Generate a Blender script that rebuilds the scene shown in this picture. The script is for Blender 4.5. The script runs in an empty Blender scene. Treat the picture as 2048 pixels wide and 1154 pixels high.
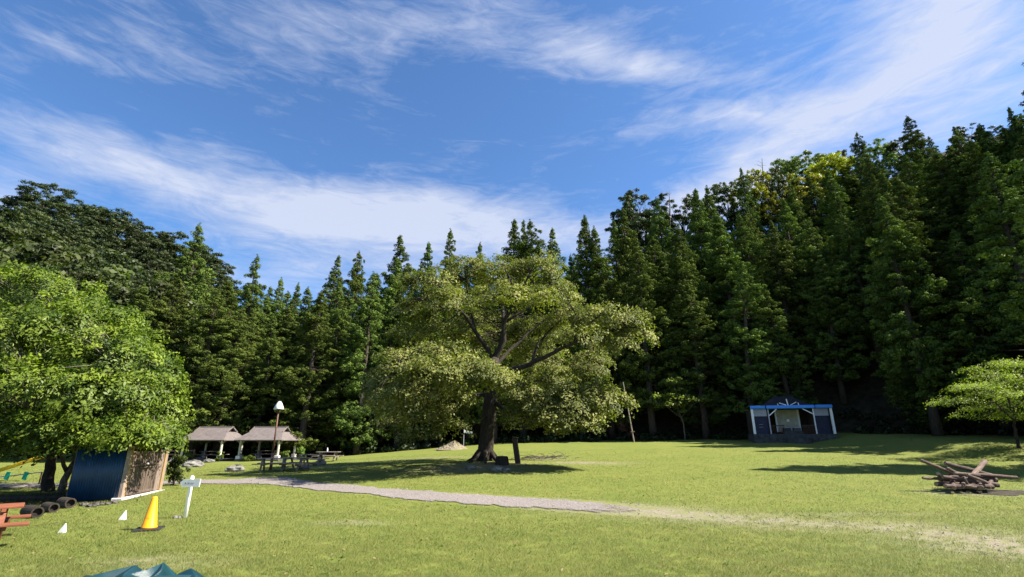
import bpy, math, random
import numpy as np
from mathutils import Vector, Matrix
rng = np.random.default_rng(7); rnd = random.Random(11)
S = bpy.context.scene
COL = S.collection
R = math.radians
# ------------------------------------------------------------------ camera, sky, sun, exposure
F, TILT, CH = 985.0, R(17.1), 2.0            # focal length in photo pixels, upward tilt, eye height
cd = bpy.data.cameras.new('camera'); cam = bpy.data.objects.new('camera', cd); COL.objects.link(cam)
cd.sensor_width = 36; cd.lens = 36 * F / 2048; cd.clip_start = .05; cd.clip_end = 3000
cam.location = (0, 0, CH); cam.rotation_euler = (R(90) + TILT, 0, 0); S.camera = cam
SUN_EL, SUN_AZ = R(47), R(95)               # azimuth clockwise from +Y (the view direction)
SUNV = Vector((math.sin(SUN_AZ) * math.cos(SUN_EL), math.cos(SUN_AZ) * math.cos(SUN_EL), math.sin(SUN_EL)))
sl = bpy.data.lights.new('sun', 'SUN'); sl.energy = 5.0; sl.angle = R(.53); sl.color = (1, .93, .80)
so = bpy.data.objects.new('sun', sl); COL.objects.link(so); so.rotation_euler = SUNV.to_track_quat('Z', 'Y').to_euler(); so.location = (40, -20, 60)
S.view_settings.view_transform = 'Standard'; S.view_settings.look = 'None'
S.view_settings.exposure = 1.6; S.view_settings.gamma = 1; S.view_settings.use_curve_mapping = False
SKY_STRENGTH = .06

def ray(py):
    y = (577 - py) / F
    return math.sin(TILT) + y * math.cos(TILT), math.cos(TILT) - y * math.sin(TILT)
def P(px, py, Y):                             # world point seen at photo pixel (px,py) at forward distance Y
    u, f = ray(py); d = Y / f
    return Vector(((px - 1024) / F * d, Y, CH + u * d))
def st(px, py):
    u, f = ray(py); return (px - 1024) / F / f, u / f

w = bpy.data.worlds.new('World'); S.world = w; w.use_nodes = True
def world():
    nt = w.node_tree; N = nt.nodes; L = nt.links; N.clear()
    out = N.new('ShaderNodeOutputWorld'); bg = N.new('ShaderNodeBackground'); bg.inputs[1].default_value = SKY_STRENGTH
    L.new(bg.outputs[0], out.inputs[0])
    sky = N.new('ShaderNodeTexSky'); sky.sky_type = 'NISHITA'; sky.sun_disc = False
    sky.sun_elevation = SUN_EL; sky.sun_rotation = SUN_AZ; sky.altitude = 300; sky.air_density = 1.0; sky.dust_density = .6; sky.ozone_density = 2.2
    tc = N.new('ShaderNodeTexCoord'); sep = N.new('ShaderNodeSeparateXYZ'); L.new(tc.outputs['Generated'], sep.inputs[0])
    def m(op, a, b=None, c=None, clamp=False):
        n = N.new('ShaderNodeMath'); n.operation = op; n.use_clamp = clamp
        for i, v in enumerate((a, b, c)):
            if v is None: continue
            if isinstance(v, (int, float)): n.inputs[i].default_value = v
            else: L.new(v, n.inputs[i])
        return n.outputs[0]
    dx, dy, dz = sep.outputs
    dyc = m('MAXIMUM', dy, .08)
    s, t = m('DIVIDE', dx, dyc), m('DIVIDE', dz, dyc)
    def noise(sx, sy, sz, sc, det, rough, dist, off=0):
        mp = N.new('ShaderNodeMapping'); mp.inputs['Scale'].default_value = (sx, sy, sz); mp.inputs['Location'].default_value = (off, off * .7, 0)
        mp.inputs['Rotation'].default_value = (0, R(10), 0)
        L.new(tc.outputs['Generated'], mp.inputs[0])
        n = N.new('ShaderNodeTexNoise'); n.inputs['Scale'].default_value = sc; n.inputs['Detail'].default_value = det
        n.inputs['Roughness'].default_value = rough; n.inputs['Distortion'].default_value = dist
        L.new(mp.outputs[0], n.inputs['Vector']); return n.outputs[0]
    wob = m('MULTIPLY', m('SUBTRACT', noise(1, 1, 2, 3.0, 3, .5, 0, 3), .5), .22)
    wob2 = m('MULTIPLY', m('SUBTRACT', noise(1, 1, 2, 3.5, 3, .5, 0, 9), .5), .16)
    s, t = m('ADD', s, wob), m('ADD', t, wob2)
    blobs = [(480, 370, 430, 60, 14, .85), (780, 440, 300, 62, 8, 1.0), (190, 310, 300, 38, 20, .62), (1270, 122, 170, 30, 10, .8), (1120, 50, 260, 38, 14, .5),
             (1470, 235, 170, 32, -8, .85), (1850, 120, 330, 150, -38, .8), (1960, 60, 260, 160, -30, .6), (1560, 320, 330, 50, -32, .75), (150, 100, 130, 24, 20, .5), (520, 70, 300, 70, 4, .42),
             (10, 400, 130, 55, 10, .8), (600, 540, 260, 45, 0, .7), (1080, 450, 200, 60, 10, .7), (700, 30, 420, 50, 10, .4), (1420, 390, 140, 40, -25, .8)]
    tot = None
    for px, py, rx, ry, a, k in blobs:
        s0, t0 = st(px, py); e = 1e-3
        sa, ta = st(px + 1, py); sb, tb = st(px, py + 1)
        ks, kt = 1 / (sa - s0), 1 / abs(tb - t0)          # photo pixels per unit of s and t near this place
        ds, dt = m('MULTIPLY', m('SUBTRACT', s, s0), ks), m('MULTIPLY', m('SUBTRACT', t0, t), kt)
        ca, sn = math.cos(R(a)), math.sin(R(a))
        p = m('DIVIDE', m('ADD', m('MULTIPLY', ds, ca), m('MULTIPLY', dt, sn)), rx)
        q = m('DIVIDE', m('SUBTRACT', m('MULTIPLY', dt, ca), m('MULTIPLY', ds, sn)), ry)
        g = m('MULTIPLY', m('EXPONENT', m('MULTIPLY', m('ADD', m('MULTIPLY', p, p), m('MULTIPLY', q, q)), -.8)), k)
        tot = g if tot is None else m('ADD', tot, g)
    front = m('MULTIPLY', m('SUBTRACT', dy, .08), 5, clamp=True)
    back = m('MULTIPLY', m('SUBTRACT', 1, front), .4)
    tot = m('ADD', m('MULTIPLY', tot, m('MULTIPLY', front, .84)), back)
    fine = noise(1.0, 1.0, 3.2, 4.5, 9, .62, .8, 0)
    wisp = noise(1.3, 1.3, 6.0, 9, 8, .65, 1.2, 5)
    tex = m('ADD', m('MULTIPLY', fine, .75), m('MULTIPLY', wisp, .5))       # about .62 in the mean
    mask = m('MULTIPLY', m('SUBTRACT', m('ADD', tot, m('MULTIPLY', m('SUBTRACT', tex, .62), 2.1)), .12), .95, clamp=True)
    mask = m('MULTIPLY', m('POWER', mask, 1.25), .84)
    mix = N.new('ShaderNodeMix'); mix.data_type = 'RGBA'; L.new(mask, mix.inputs[0])
    tint = N.new('ShaderNodeMix'); tint.data_type = 'RGBA'; tint.blend_type = 'MULTIPLY'; tint.inputs[0].default_value = 1
    L.new(sky.outputs[0], tint.inputs[6]); tint.inputs[7].default_value = (.66, .92, 1.18, 1)
    L.new(tint.outputs[2], mix.inputs[6]); mix.inputs[7].default_value = (4.1, 4.4, 5.3, 1)
    L.new(mix.outputs[2], bg.inputs[0])
world()

# ------------------------------------------------------------------ ground heights
def interp(x, xs, ys): return np.interp(x, xs, ys)
def smooth(x, a, b):
    t = np.clip((x - a) / (b - a), 0, 1); return t * t * (3 - 2 * t)
TX, TY = -1.55, 30.0                           # the big tree
def Ye(x): return interp(x, [-140, -60, -20, 0, 20, 30, 42, 55, 90], [66, 60, 58, 60, 57, 53, 44, 34, 10])
def H(x, y):
    x = np.asarray(x, float); y = np.asarray(y, float)
    A = interp(x, [-60, -30, -21, -17, -12, -7.4, -1, 26, 60], [0, .06, .14, .40, .75, 1.05, 1.42, 1.95, 2.3])
    z = A * np.clip((y - 16) / 36, 0, 1.3)
    z = z + .32 * np.exp(-(((x - TX) / 4.6) ** 2 + ((y - TY) / 2.6) ** 2))
    z = z + .75 * smooth(x, 27, 32) * smooth(y, 24, 34)
    a = x / np.maximum(y, 8)
    sl = interp(a, [-1.2, -1, -.62, -.45, -.1, .1, .3, .6, 1.0, 1.6], [.8, .8, .62, .28, .28, .45, .68, .8, .85, .85])
    d = np.maximum(y - Ye(x), 0)
    d = np.where(d < 4, d * d / 8, d - 2)
    hill = sl * d
    cap = interp(a, [-1, -.62, -.45, .1, .4, 1], [62, 46, 16, 22, 46, 60])
    hill = cap * (1 - np.exp(-hill / cap)) * 1.0
    z = z + 19 * (1 - np.exp(-.8 * np.maximum(0, x - 49) / 19)) * smooth(y, 33, 46) * (1 - smooth(y, 90, 140))
    z = z + hill + .012 * np.sin(x * 1.7 + y * .6) + .012 * np.sin(y * 1.3 - x * .4)
    return z
def h(x, y): return float(H(x, y))
def tip_pixel(x, y, z):
    v = Vector((x, y, z - CH)); c, s_ = math.cos(TILT), math.sin(TILT); dep = v.y * c + v.z * s_
    return 1024 + F * v.x / dep, 577 - F * (v.z * c - v.y * s_) / dep
def GP(px, py):                                # ground point under a photo pixel
    u, f = ray(py); Y = 5.0
    while Y < 120:
        x = (px - 1024) / F * Y / f
        if CH + u / f * Y <= h(x, Y): break
        Y += .05
    return Vector((x, Y, h(x, Y)))
def G(x, y, dz=0): return Vector((x, y, h(x, y) + dz))

# ------------------------------------------------------------------ materials
def mat(name, c1, c2=None, scale=8, rough=.8, detail=6, bump=0, bscale=None, spec=.3, metal=0, stretch=(1, 1, 1), pos=(.35, .65), coord='Object', extra=None):
    m = bpy.data.materials.new(name); m.use_nodes = True
    nt = m.node_tree; N = nt.nodes; L = nt.links; b = N['Principled BSDF']
    b.inputs['Roughness'].default_value = rough; b.inputs['Specular IOR Level'].default_value = spec; b.inputs['Metallic'].default_value = metal
    b.inputs['Base Color'].default_value = (*c1, 1)
    tc = N.new('ShaderNodeTexCoord'); mp = N.new('ShaderNodeMapping'); mp.inputs['Scale'].default_value = stretch
    if coord == 'World':
        g = N.new('ShaderNodeNewGeometry'); L.new(g.outputs['Position'], mp.inputs[0])
    else: L.new(tc.outputs[coord], mp.inputs[0])
    if c2 is not None:
        n = N.new('ShaderNodeTexNoise'); n.inputs['Scale'].default_value = scale; n.inputs['Detail'].default_value = detail; n.inputs['Roughness'].default_value = .65
        L.new(mp.outputs[0], n.inputs['Vector'])
        r = N.new('ShaderNodeValToRGB'); r.color_ramp.elements[0].position = pos[0]; r.color_ramp.elements[1].position = pos[1]
        r.color_ramp.elements[0].color = (*c1, 1); r.color_ramp.elements[1].color = (*c2, 1)
        L.new(n.outputs[0], r.inputs[0])
        oi = N.new('ShaderNodeObjectInfo'); hs = N.new('ShaderNodeHueSaturation')
        mr = N.new('ShaderNodeMapRange'); mr.inputs[3].default_value = .8; mr.inputs[4].default_value = 1.2; L.new(oi.outputs['Random'], mr.inputs[0])
        L.new(mr.outputs[0], hs.inputs['Value']); L.new(r.outputs[0], hs.inputs['Color']); L.new(hs.outputs[0], b.inputs['Base Color'])
    if bump:
        n2 = N.new('ShaderNodeTexNoise'); n2.inputs['Scale'].default_value = bscale or scale * 3; n2.inputs['Detail'].default_value = 8
        L.new(mp.outputs[0], n2.inputs['Vector'])
        bp = N.new('ShaderNodeBump'); bp.inputs['Strength'].default_value = bump; bp.inputs['Distance'].default_value = .05
        L.new(n2.outputs[0], bp.inputs['Height']); L.new(bp.outputs[0], b.inputs['Normal'])
    return m
def leafmat(name, ca, cb, trans=(.3, .42, .05), tw=.3, rough=.55, spec=.25, var=.25):
    m = bpy.data.materials.new(name); m.use_nodes = True
    nt = m.node_tree; N = nt.nodes; L = nt.links; b = N['Principled BSDF']; out = N['Material Output']
    b.inputs['Roughness'].default_value = rough; b.inputs['Specular IOR Level'].default_value = spec
    at = N.new('ShaderNodeAttribute'); at.attribute_name = 'tone'
    mx = N.new('ShaderNodeMix'); mx.data_type = 'RGBA'; L.new(at.outputs['Fac'], mx.inputs[0])
    mx.inputs[6].default_value = (*ca, 1); mx.inputs[7].default_value = (*cb, 1)
    oi = N.new('ShaderNodeObjectInfo'); hs = N.new('ShaderNodeHueSaturation')
    mr = N.new('ShaderNodeMapRange'); mr.inputs[3].default_value = 1 - var; mr.inputs[4].default_value = 1 + var; L.new(oi.outputs['Random'], mr.inputs[0])
    mh = N.new('ShaderNodeMapRange'); mh.inputs[3].default_value = .5 - .06 * var; mh.inputs[4].default_value = .5 + .04 * var; L.new(oi.outputs['Random'], mh.inputs[0])
    L.new(mr.outputs[0], hs.inputs['Value']); L.new(mh.outputs[0], hs.inputs['Hue']); L.new(mx.outputs[2], hs.inputs['Color'])
    L.new(hs.outputs[0], b.inputs['Base Color'])
    t = N.new('ShaderNodeBsdfTranslucent')
    m2 = N.new('ShaderNodeMix'); m2.data_type = 'RGBA'; m2.blend_type = 'MULTIPLY'; m2.inputs[0].default_value = 1
    L.new(hs.outputs[0], m2.inputs[6]); m2.inputs[7].default_value = (*[min(4, v * 4) for v in trans], 1)
    L.new(m2.outputs[2], t.inputs[0])
    ms = N.new('ShaderNodeMixShader'); ms.inputs[0].default_value = tw
    L.new(b.outputs[0], ms.inputs[1]); L.new(t.outputs[0], ms.inputs[2]); L.new(ms.outputs[0], out.inputs[0])
    return m
M = {}
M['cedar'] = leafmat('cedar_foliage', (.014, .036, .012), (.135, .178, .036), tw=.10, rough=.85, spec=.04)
M['dark_leaf'] = leafmat('dark_broadleaf', (.018, .030, .010), (.052, .070, .020), tw=.2)
M['mid_leaf'] = leafmat('olive_broadleaf', (.032, .046, .016), (.078, .096, .030), tw=.25)
M['light_leaf'] = leafmat('light_broadleaf', (.07, .11, .02), (.15, .20, .035), tw=.3)
M['yellow_leaf'] = leafmat('yellow_broadleaf', (.20, .20, .015), (.34, .30, .02), tw=.3)
M['cherry'] = leafmat('spreading_tree_leaves', (.058, .074, .020), (.255, .25, .085), tw=.28, trans=(.27, .36, .08), rough=.6, spec=.15, var=0)
M['evergreen'] = leafmat('glossy_evergreen_leaves', (.024, .050, .007), (.165, .215, .024), tw=.22, rough=.5, spec=.25, var=0)
M['maple'] = leafmat('pale_green_leaves', (.10, .135, .026), (.27, .30, .075), tw=.35, var=0)
M['red_leaf'] = leafmat('rusty_leaves', (.06, .022, .015), (.13, .05, .03), tw=.25)
M['shrub'] = leafmat('shrub_leaves', (.03, .05, .012), (.08, .11, .025), tw=.25)
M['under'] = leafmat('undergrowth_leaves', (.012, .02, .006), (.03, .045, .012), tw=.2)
M['bark_cedar'] = mat('cedar_bark', (.026, .018, .013), (.085, .066, .052), 3, .9, bump=.5, stretch=(6, 6, .6))
M['bark_dark'] = mat('dark_bark', (.013, .010, .008), (.052, .040, .031), 4, .9, bump=.6, bscale=14, stretch=(3, 3, .8))
M['bark_pale'] = mat('pale_bark', (.05, .04, .03), (.2, .17, .14), 5, .9, bump=.5, stretch=(3, 3, .8))
M['wood_old'] = mat('weathered_planks', (.060, .041, .031), (.155, .115, .09), 5, .85, bump=.3, stretch=(9, 9, .7))
M['wood_pale'] = mat('sunbleached_boards', (.17, .125, .10), (.32, .25, .205), 5, .8, bump=.3, stretch=(7, 7, .7))
M['wood_warm'] = mat('yellow_timber', (.24, .15, .06), (.34, .22, .10), 6, .7, bump=.15, stretch=(6, 6, .6))
M['wood_dark'] = mat('dark_timber', (.03, .02, .015), (.07, .05, .04), 6, .8, bump=.3, stretch=(6, 6, 1))
M['log'] = mat('bonfire_log', (.045, .028, .020), (.20, .14, .11), 5, .85, bump=.5, stretch=(1, 5, 5))
M['log_red'] = mat('red_bonfire_log', (.040, .022, .017), (.12, .075, .06), 5, .8, bump=.4, stretch=(1, 5, 5))
M['log_end'] = mat('pale_cut_wood', (.16, .11, .08), (.28, .20, .15), 10, .8)
M['table_red'] = mat('red_stained_timber', (.14, .044, .022), (.215, .074, .037), 6, .55, bump=.15, stretch=(.7, 6, 6))
M['table_grey'] = mat('grey_picnic_timber', (.13, .10, .08), (.30, .25, .21), 6, .8, bump=.3, stretch=(1, 6, 6))
M['blue_sheet'] = mat('blue_corrugated_sheet', (.004, .028, .075), (.007, .045, .11), 3, .45, spec=.45)
M['tarp'] = mat('teal_tarpaulin', (.002, .022, .030), (.005, .036, .046), 2.2, .4, spec=.5, bump=.05, bscale=20)
M['cone'] = mat('yellow_orange_plastic', (.58, .19, .006), (.85, .33, .006), 5, .5, spec=.35, pos=(.30, .45))
M['rubber'] = mat('black_rubber', (.014, .014, .016), (.03, .03, .032), 12, .75)
M['white'] = mat('white_paint', (.66, .66, .65), (.80, .80, .79), 9, .55, pos=(.25, .5))
M['ink'] = mat('grey_lettering', (.10, .10, .11), rough=.7)
M['roof_pink'] = mat('pinkish_metal_roof', (.115, .096, .094), (.17, .145, .14), 3, .5, spec=.4)
M['roof_dark'] = mat('dark_slate_roof', (.007, .007, .011), (.014, .013, .019), 6, .7, bump=.2)
M['cream'] = mat('cream_render', (.38, .36, .29), (.55, .52, .42), 2.5, .85, bump=.1)
M['grey_panel'] = mat('grey_panel', (.34, .34, .40), (.42, .42, .48), 3, .8)
M['navy'] = mat('navy_door', (.010, .015, .045), (.02, .026, .065), 4, .5)
M['blue_beam'] = mat('bright_blue_paint', (.05, .24, .75), (.07, .30, .85), 4, .45)
M['concrete'] = mat('stained_concrete', (.035, .037, .037), (.09, .09, .088), 3, .9, bump=.3)
M['concrete_pale'] = mat('pale_concrete', (.42, .38, .35), (.56, .51, .47), 4, .9, bump=.2)
M['rail'] = mat('brown_rail', (.05, .022, .014), (.10, .05, .03), 6, .7)
M['rail_red'] = mat('reddish_railing', (.14, .06, .045), (.26, .14, .11), 6, .7)
M['rust'] = mat('rusty_steel', (.075, .036, .024), (.16, .08, .055), 7, .6)
M['shade'] = mat('lamp_shade_metal', (.55, .55, .56), (.68, .68, .68), 5, .4)
M['shade_dark'] = mat('lamp_underside', (.03, .03, .03), (.06, .06, .06), 5, .5)
M['rock'] = mat('garden_rock', (.08, .075, .07), (.24, .225, .205), 4, .9, bump=.6)
M['chips'] = mat('wood_chips', (.15, .125, .08), (.33, .28, .19), 14, .95, bump=.8, bscale=25)
M['soil'] = mat('dark_soil', (.014, .011, .008), (.04, .03, .022), 5, .95, bump=.5)
M['yellow'] = mat('yellow_play_paint', (.80, .50, .005), (.85, .56, .01), 3, .45)
M['green_flag'] = mat('green_pennant', (.02, .42, .22), (.03, .5, .27), 3, .6)
M['rope'] = mat('blue_rope', (.10, .13, .30), (.16, .19, .38), 6, .8)
M['glove'] = mat('white_plastic', (.74, .74, .75), (.80, .80, .80), 5, .5)
M['green_flat'] = mat('dark_green_sheet', (.012, .03, .022), (.03, .055, .04), 2, .8, bump=.2)

# ------------------------------------------------------------------ mesh helpers
class MB:
    def __init__(s): s.v = []; s.f = []; s.mi = []
    def add(s, v, f, mi=0):
        o = len(s.v); s.v += [tuple(p) for p in v]; s.f += [tuple(i + o for i in q) for q in f]; s.mi += [mi] * len(f)
    def box(s, c, size, rot=None, mi=0, bev=.0):
        x, y, z = (k / 2 for k in size); b = min(bev, x * .45, y * .45, z * .45)
        if b <= 0:
            v = [Vector((sx * x, sy * y, sz * z)) for sx in (-1, 1) for sy in (-1, 1) for sz in (-1, 1)]
            f = [(0, 1, 3, 2), (4, 6, 7, 5), (0, 4, 5, 1), (2, 3, 7, 6), (0, 2, 6, 4), (1, 5, 7, 3)]
        else:                                   # chamfered along the vertical edges and round top and bottom
            ring = [(-x + b, -y), (x - b, -y), (x, -y + b), (x, y - b), (x - b, y), (-x + b, y), (-x, y - b), (-x, -y + b)]
            v = []
            for zz, k in ((-z, 1), (-z + b, 0), (z - b, 0), (z, 1)):
                for (px, py) in ring:
                    v.append(Vector((px * (1 - k * b / x), py * (1 - k * b / y), zz)))
            f = [tuple(range(7, -1, -1)), tuple(range(24, 32))]
            for r in range(3):
                for i in range(8):
                    f.append((r * 8 + i, r * 8 + (i + 1) % 8, r * 8 + 8 + (i + 1) % 8, r * 8 + 8 + i))
        if rot is not None: v = [rot @ p for p in v]
        c = Vector(c); s.add([p + c for p in v], f, mi); return s
    def bar(s, a, b, wd, ht, mi=0, roll=0, bev=0):
        a = Vector(a); b = Vector(b); d = b - a
        q = d.to_track_quat('X', 'Z').to_matrix() @ Matrix.Rotation(roll, 3, 'X')
        return s.box((a + b) / 2, (d.length, wd, ht), q, mi, bev)
    def tube(s, pts, rad, n=8, mi=0, cap=True, jit=0):
        pts = [Vector(p) for p in pts]; k = len(pts)
        if isinstance(rad, (int, float)): rad = [rad] * k
        vs = []; up = Vector((0, 0, 1)); prev = None
        for i in range(k):
            d = (pts[min(i + 1, k - 1)] - pts[max(i - 1, 0)]).normalized()
            if prev is None:
                u = d.cross(up if abs(d.z) < .9 else Vector((1, 0, 0))).normalized()
            else: u = (prev - d * prev.dot(d)).normalized()
            prev = u; v = d.cross(u)
            for j in range(n):
                a = 2 * math.pi * j / n; r = rad[i] * (1 + (rnd.uniform(-jit, jit) if jit else 0))
                vs.append(pts[i] + u * math.cos(a) * r + v * math.sin(a) * r)
        fs = [(i * n + j, i * n + (j + 1) % n, (i + 1) * n + (j + 1) % n, (i + 1) * n + j) for i in range(k - 1) for j in range(n)]
        if cap: fs += [tuple(range(n - 1, -1, -1)), tuple((k - 1) * n + j for j in range(n))]
        s.add(vs, fs, mi); return s
    def lathe(s, prof, c=(0, 0, 0), n=20, mi=0, M3=None):
        vs = []; c = Vector(c)
        for r, z in prof:
            for j in range(n):
                a = 2 * math.pi * j / n; p = Vector((r * math.cos(a), r * math.sin(a), z))
                vs.append(c + (M3 @ p if M3 is not None else p))
        k = len(prof)
        fs = [(i * n + j, i * n + (j + 1) % n, (i + 1) * n + (j + 1) % n, (i + 1) * n + j) for i in range(k - 1) for j in range(n)]
        fs += [tuple(range(n - 1, -1, -1)), tuple((k - 1) * n + j for j in range(n))]
        s.add(vs, fs, mi); return s
    def mesh(s, name, mats, smooth=False):
        me = bpy.data.meshes.new(name); me.from_pydata(s.v, [], s.f)
        for m_ in (mats if isinstance(mats, (list, tuple)) else [mats]): me.materials.append(m_)
        if any(s.mi): me.polygons.foreach_set('material_index', s.mi)
        if smooth: me.polygons.foreach_set('use_smooth', [True] * len(me.polygons))
        me.update(); return me
    def build(s, name, mats, parent=None, loc=None, smooth=False, kind=None, label=None, rot=None):
        o = bpy.data.objects.new(name, s.mesh(name, mats, smooth)); COL.objects.link(o)
        if parent is not None: o.parent = parent
        if loc is not None: o.location = loc
        if rot is not None: o.rotation_euler = rot
        if kind: o['kind'] = kind
        if label: o['label'] = label
        return o
def link(name, me, parent=None, loc=None, rot=None):
    o = bpy.data.objects.new(name, me); COL.objects.link(o)
    if parent is not None: o.parent = parent
    if loc is not None: o.location = loc
    if rot is not None: o.rotation_euler = rot
    return o
def tag(o, label, cat, group=None):
    o['label'] = label; o['category'] = cat
    if group: o['group'] = group
    return o
def thing(name, loc, label, cat, group=None, rz=0, scale=None):
    o = bpy.data.objects.new(name, None); COL.objects.link(o); o.location = loc; o.rotation_euler = (0, 0, rz)
    if scale is not None: o.scale = scale
    o.empty_display_size = .3
    return tag(o, label, cat, group)
def struct(o): o['kind'] = 'structure'; return o
def copy_tree(o, parent=None):
    c = o.copy(); COL.objects.link(c); c.parent = parent
    for ch in list(o.children): copy_tree(ch, c)
    return c

def unit(a): return a / np.maximum(np.linalg.norm(a, axis=-1, keepdims=True), 1e-9)
def leaf_mesh(name, C, N, size, aspect, tone, custom, material, tdir=None):
    n = len(C); N = unit(N)
    T = rng.normal(size=(n, 3)) if tdir is None else tdir + rng.normal(size=(n, 3)) * .45
    T = unit(T - (T * N).sum(1, keepdims=True) * N); B = np.cross(N, T)
    sz = np.asarray(size).reshape(-1, 1) * np.ones((n, 1)); sb = sz * aspect
    V = np.empty((n, 4, 3), np.float32)
    V[:, 0] = C - T * sz * .5; V[:, 3] = C + B * sb * .5 - T * sz * .06 ; V[:, 2] = C + T * sz * .5 - N * sz * .12; V[:, 1] = C - B * sb * .5 - T * sz * .06
    me = bpy.data.meshes.new(name); me.vertices.add(4 * n); me.vertices.foreach_set('co', V.ravel())
    me.loops.add(4 * n); me.loops.foreach_set('vertex_index', np.arange(4 * n, dtype=np.int32))
    me.polygons.add(n); me.polygons.foreach_set('loop_start', np.arange(0, 4 * n, 4, dtype=np.int32))
    me.polygons.foreach_set('use_smooth', np.ones(n, bool))
    at = me.attributes.new('tone', 'FLOAT', 'POINT'); at.data.foreach_set('value', np.repeat(np.clip(tone, 0, 1), 4).astype(np.float32))
    me.materials.append(material); me.update(calc_edges=True); me.validate()
    cn = np.repeat(unit(custom), 4, axis=0)
    me.normals_split_custom_set_from_vertices(cn.tolist())
    return me
def puffs(centers, radii, per, lsize, flat=.75, upbias=.45, jitter=.4, inner=.65, tonebase=None):
    """leaf positions, normals, sizes, tones for rounded tufts"""
    centers = np.asarray(centers, float); radii = np.asarray(radii, float); k = len(centers)
    d = rng.normal(size=(k, per, 3)); d[..., 2] += upbias; d = unit(d)
    rr = radii[:, None, None] * rng.uniform(inner, 1.05, (k, per, 1))
    C = centers[:, None, :] + d * rr * np.array([1, 1, flat])
    N = d + rng.normal(size=d.shape) * jitter
    cust = d + .3 * unit(N)
    tb = rng.uniform(0, 1, (k, 1)) if tonebase is None else np.asarray(tonebase).reshape(-1, 1)
    tone = np.clip(.65 * tb + .35 * rng.uniform(0, 1, (k, per)), 0, 1)
    s = lsize * rng.uniform(.7, 1.35, (k, per)) * np.clip(radii[:, None] / np.median(radii), .6, 1.3)
    return C.reshape(-1, 3), N.reshape(-1, 3), s.ravel(), tone.ravel(), cust.reshape(-1, 3)

# ------------------------------------------------------------------ ground, path, grass
PATH_U = [(-420, 967), (0, 967), (330, 962), (440, 959), (520, 955), (575, 954), (640, 965), (760, 975), (900, 985), (1050, 993), (1180, 1001), (1290, 1010), (1420, 1026)]
PATH_L = [(-420, 978), (0, 977), (330, 970), (440, 969), (520, 970), (575, 975), (640, 984), (790, 999), (940, 1012), (1080, 1021), (1180, 1029), (1290, 1034), (1420, 1040)]
PU = [GP(*p) for p in PATH_U]; PL = [GP(*p) for p in PATH_L]
WORN = [(1150, 1012, 1.4, .9, .9), (1240, 1019, 1.5, 1.0, .95), (1320, 1026, 1.6, 1.2, .85), (1400, 1034, 1.9, 1.2, .72), (1490, 1040, 1.9, 1.1, .70), (1580, 1045, 1.8, 1.1, .68), (1680, 1050, 1.7, 1.0, .66), (1780, 1055, 1.7, 1.0, .62), (1880, 1068, 1.7, 1.1, .70), (1960, 1083, 1.8, 1.2, .78), (2050, 1100, 1.9, 1.3, .82),
        (700, 1046, .9, .35, .55), (1160, 925, 2.6, 1.1, .8), (1090, 918, 1.5, .8, .6), (1950, 985, 1.5, .7, .9), (960, 935, 3.2, 1.6, .75), (870, 915, 3, 1.2, .4), (300, 1125, 1.3, .6, .5), (1560, 1030, 5, .5, .4), (640, 935, 2, 1, .4)]
WG = [(GP(a, b), rx, ry, k) for a, b, rx, ry, k in WORN]
def hash_noise(x, y, s):
    return (np.sin(x * 2.1 * s + 1.3 * np.sin(y * 1.7 * s)) + np.sin(y * 2.7 * s + 1.9 * np.sin(x * 1.3 * s + 2)) + np.sin((x + y) * 3.9 * s) * .6) / 2.6
def worn(x, y):
    t = np.zeros_like(x)
    for g, rx, ry, k in WG:
        t = np.maximum(t, k * np.exp(-(((x - g.x) / rx) ** 2 + ((y - g.y) / ry) ** 2)))
    return np.clip(t * (1 + .5 * hash_noise(x, y, 2.2)), 0, 1)
PUa = np.array([(p.x, p.y) for p in PU]); PLa = np.array([(p.x, p.y) for p in PL])
def on_path(x, y):                              # signed: >0 inside the gravel
    order = np.argsort(PUa[:, 0]); yu = np.interp(x, PUa[order, 0], PUa[order, 1])
    order = np.argsort(PLa[:, 0]); yl = np.interp(x, PLa[order, 0], PLa[order, 1])
    ok = x < PUa[-1, 0]
    return np.where(ok, np.minimum(yu - y, y - yl), -9)

def grass_color_nodes(nt, worn_attr=True):
    N = nt.nodes; L = nt.links
    g = N.new('ShaderNodeNewGeometry')
    def noise(sc, det=5, rough=.6):
        n = N.new('ShaderNodeTexNoise'); n.inputs['Scale'].default_value = sc; n.inputs['Detail'].default_value = det; n.inputs['Roughness'].default_value = rough
        L.new(g.outputs['Position'], n.inputs['Vector']); return n.outputs[0]
    def ramp(x, a, b, ca, cb):
        r = N.new('ShaderNodeValToRGB'); e = r.color_ramp.elements; e[0].position = a; e[1].position = b; e[0].color = (*ca, 1); e[1].color = (*cb, 1)
        L.new(x, r.inputs[0]); return r.outputs[0]
    def mixc(f, a, b):
        n = N.new('ShaderNodeMix'); n.data_type = 'RGBA'
        if isinstance(f, float): n.inputs[0].default_value = f
        else: L.new(f, n.inputs[0])
        L.new(a, n.inputs[6]); L.new(b, n.inputs[7]); return n.outputs[2]
    big = ramp(noise(.35, 4), .35, .65, (.094, .132, .023), (.166, .172, .043))
    mid = ramp(noise(2.2, 6), .35, .68, (.082, .125, .021), (.192, .184, .054))
    return mixc(.55, big, mid), noise, ramp, mixc
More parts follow.
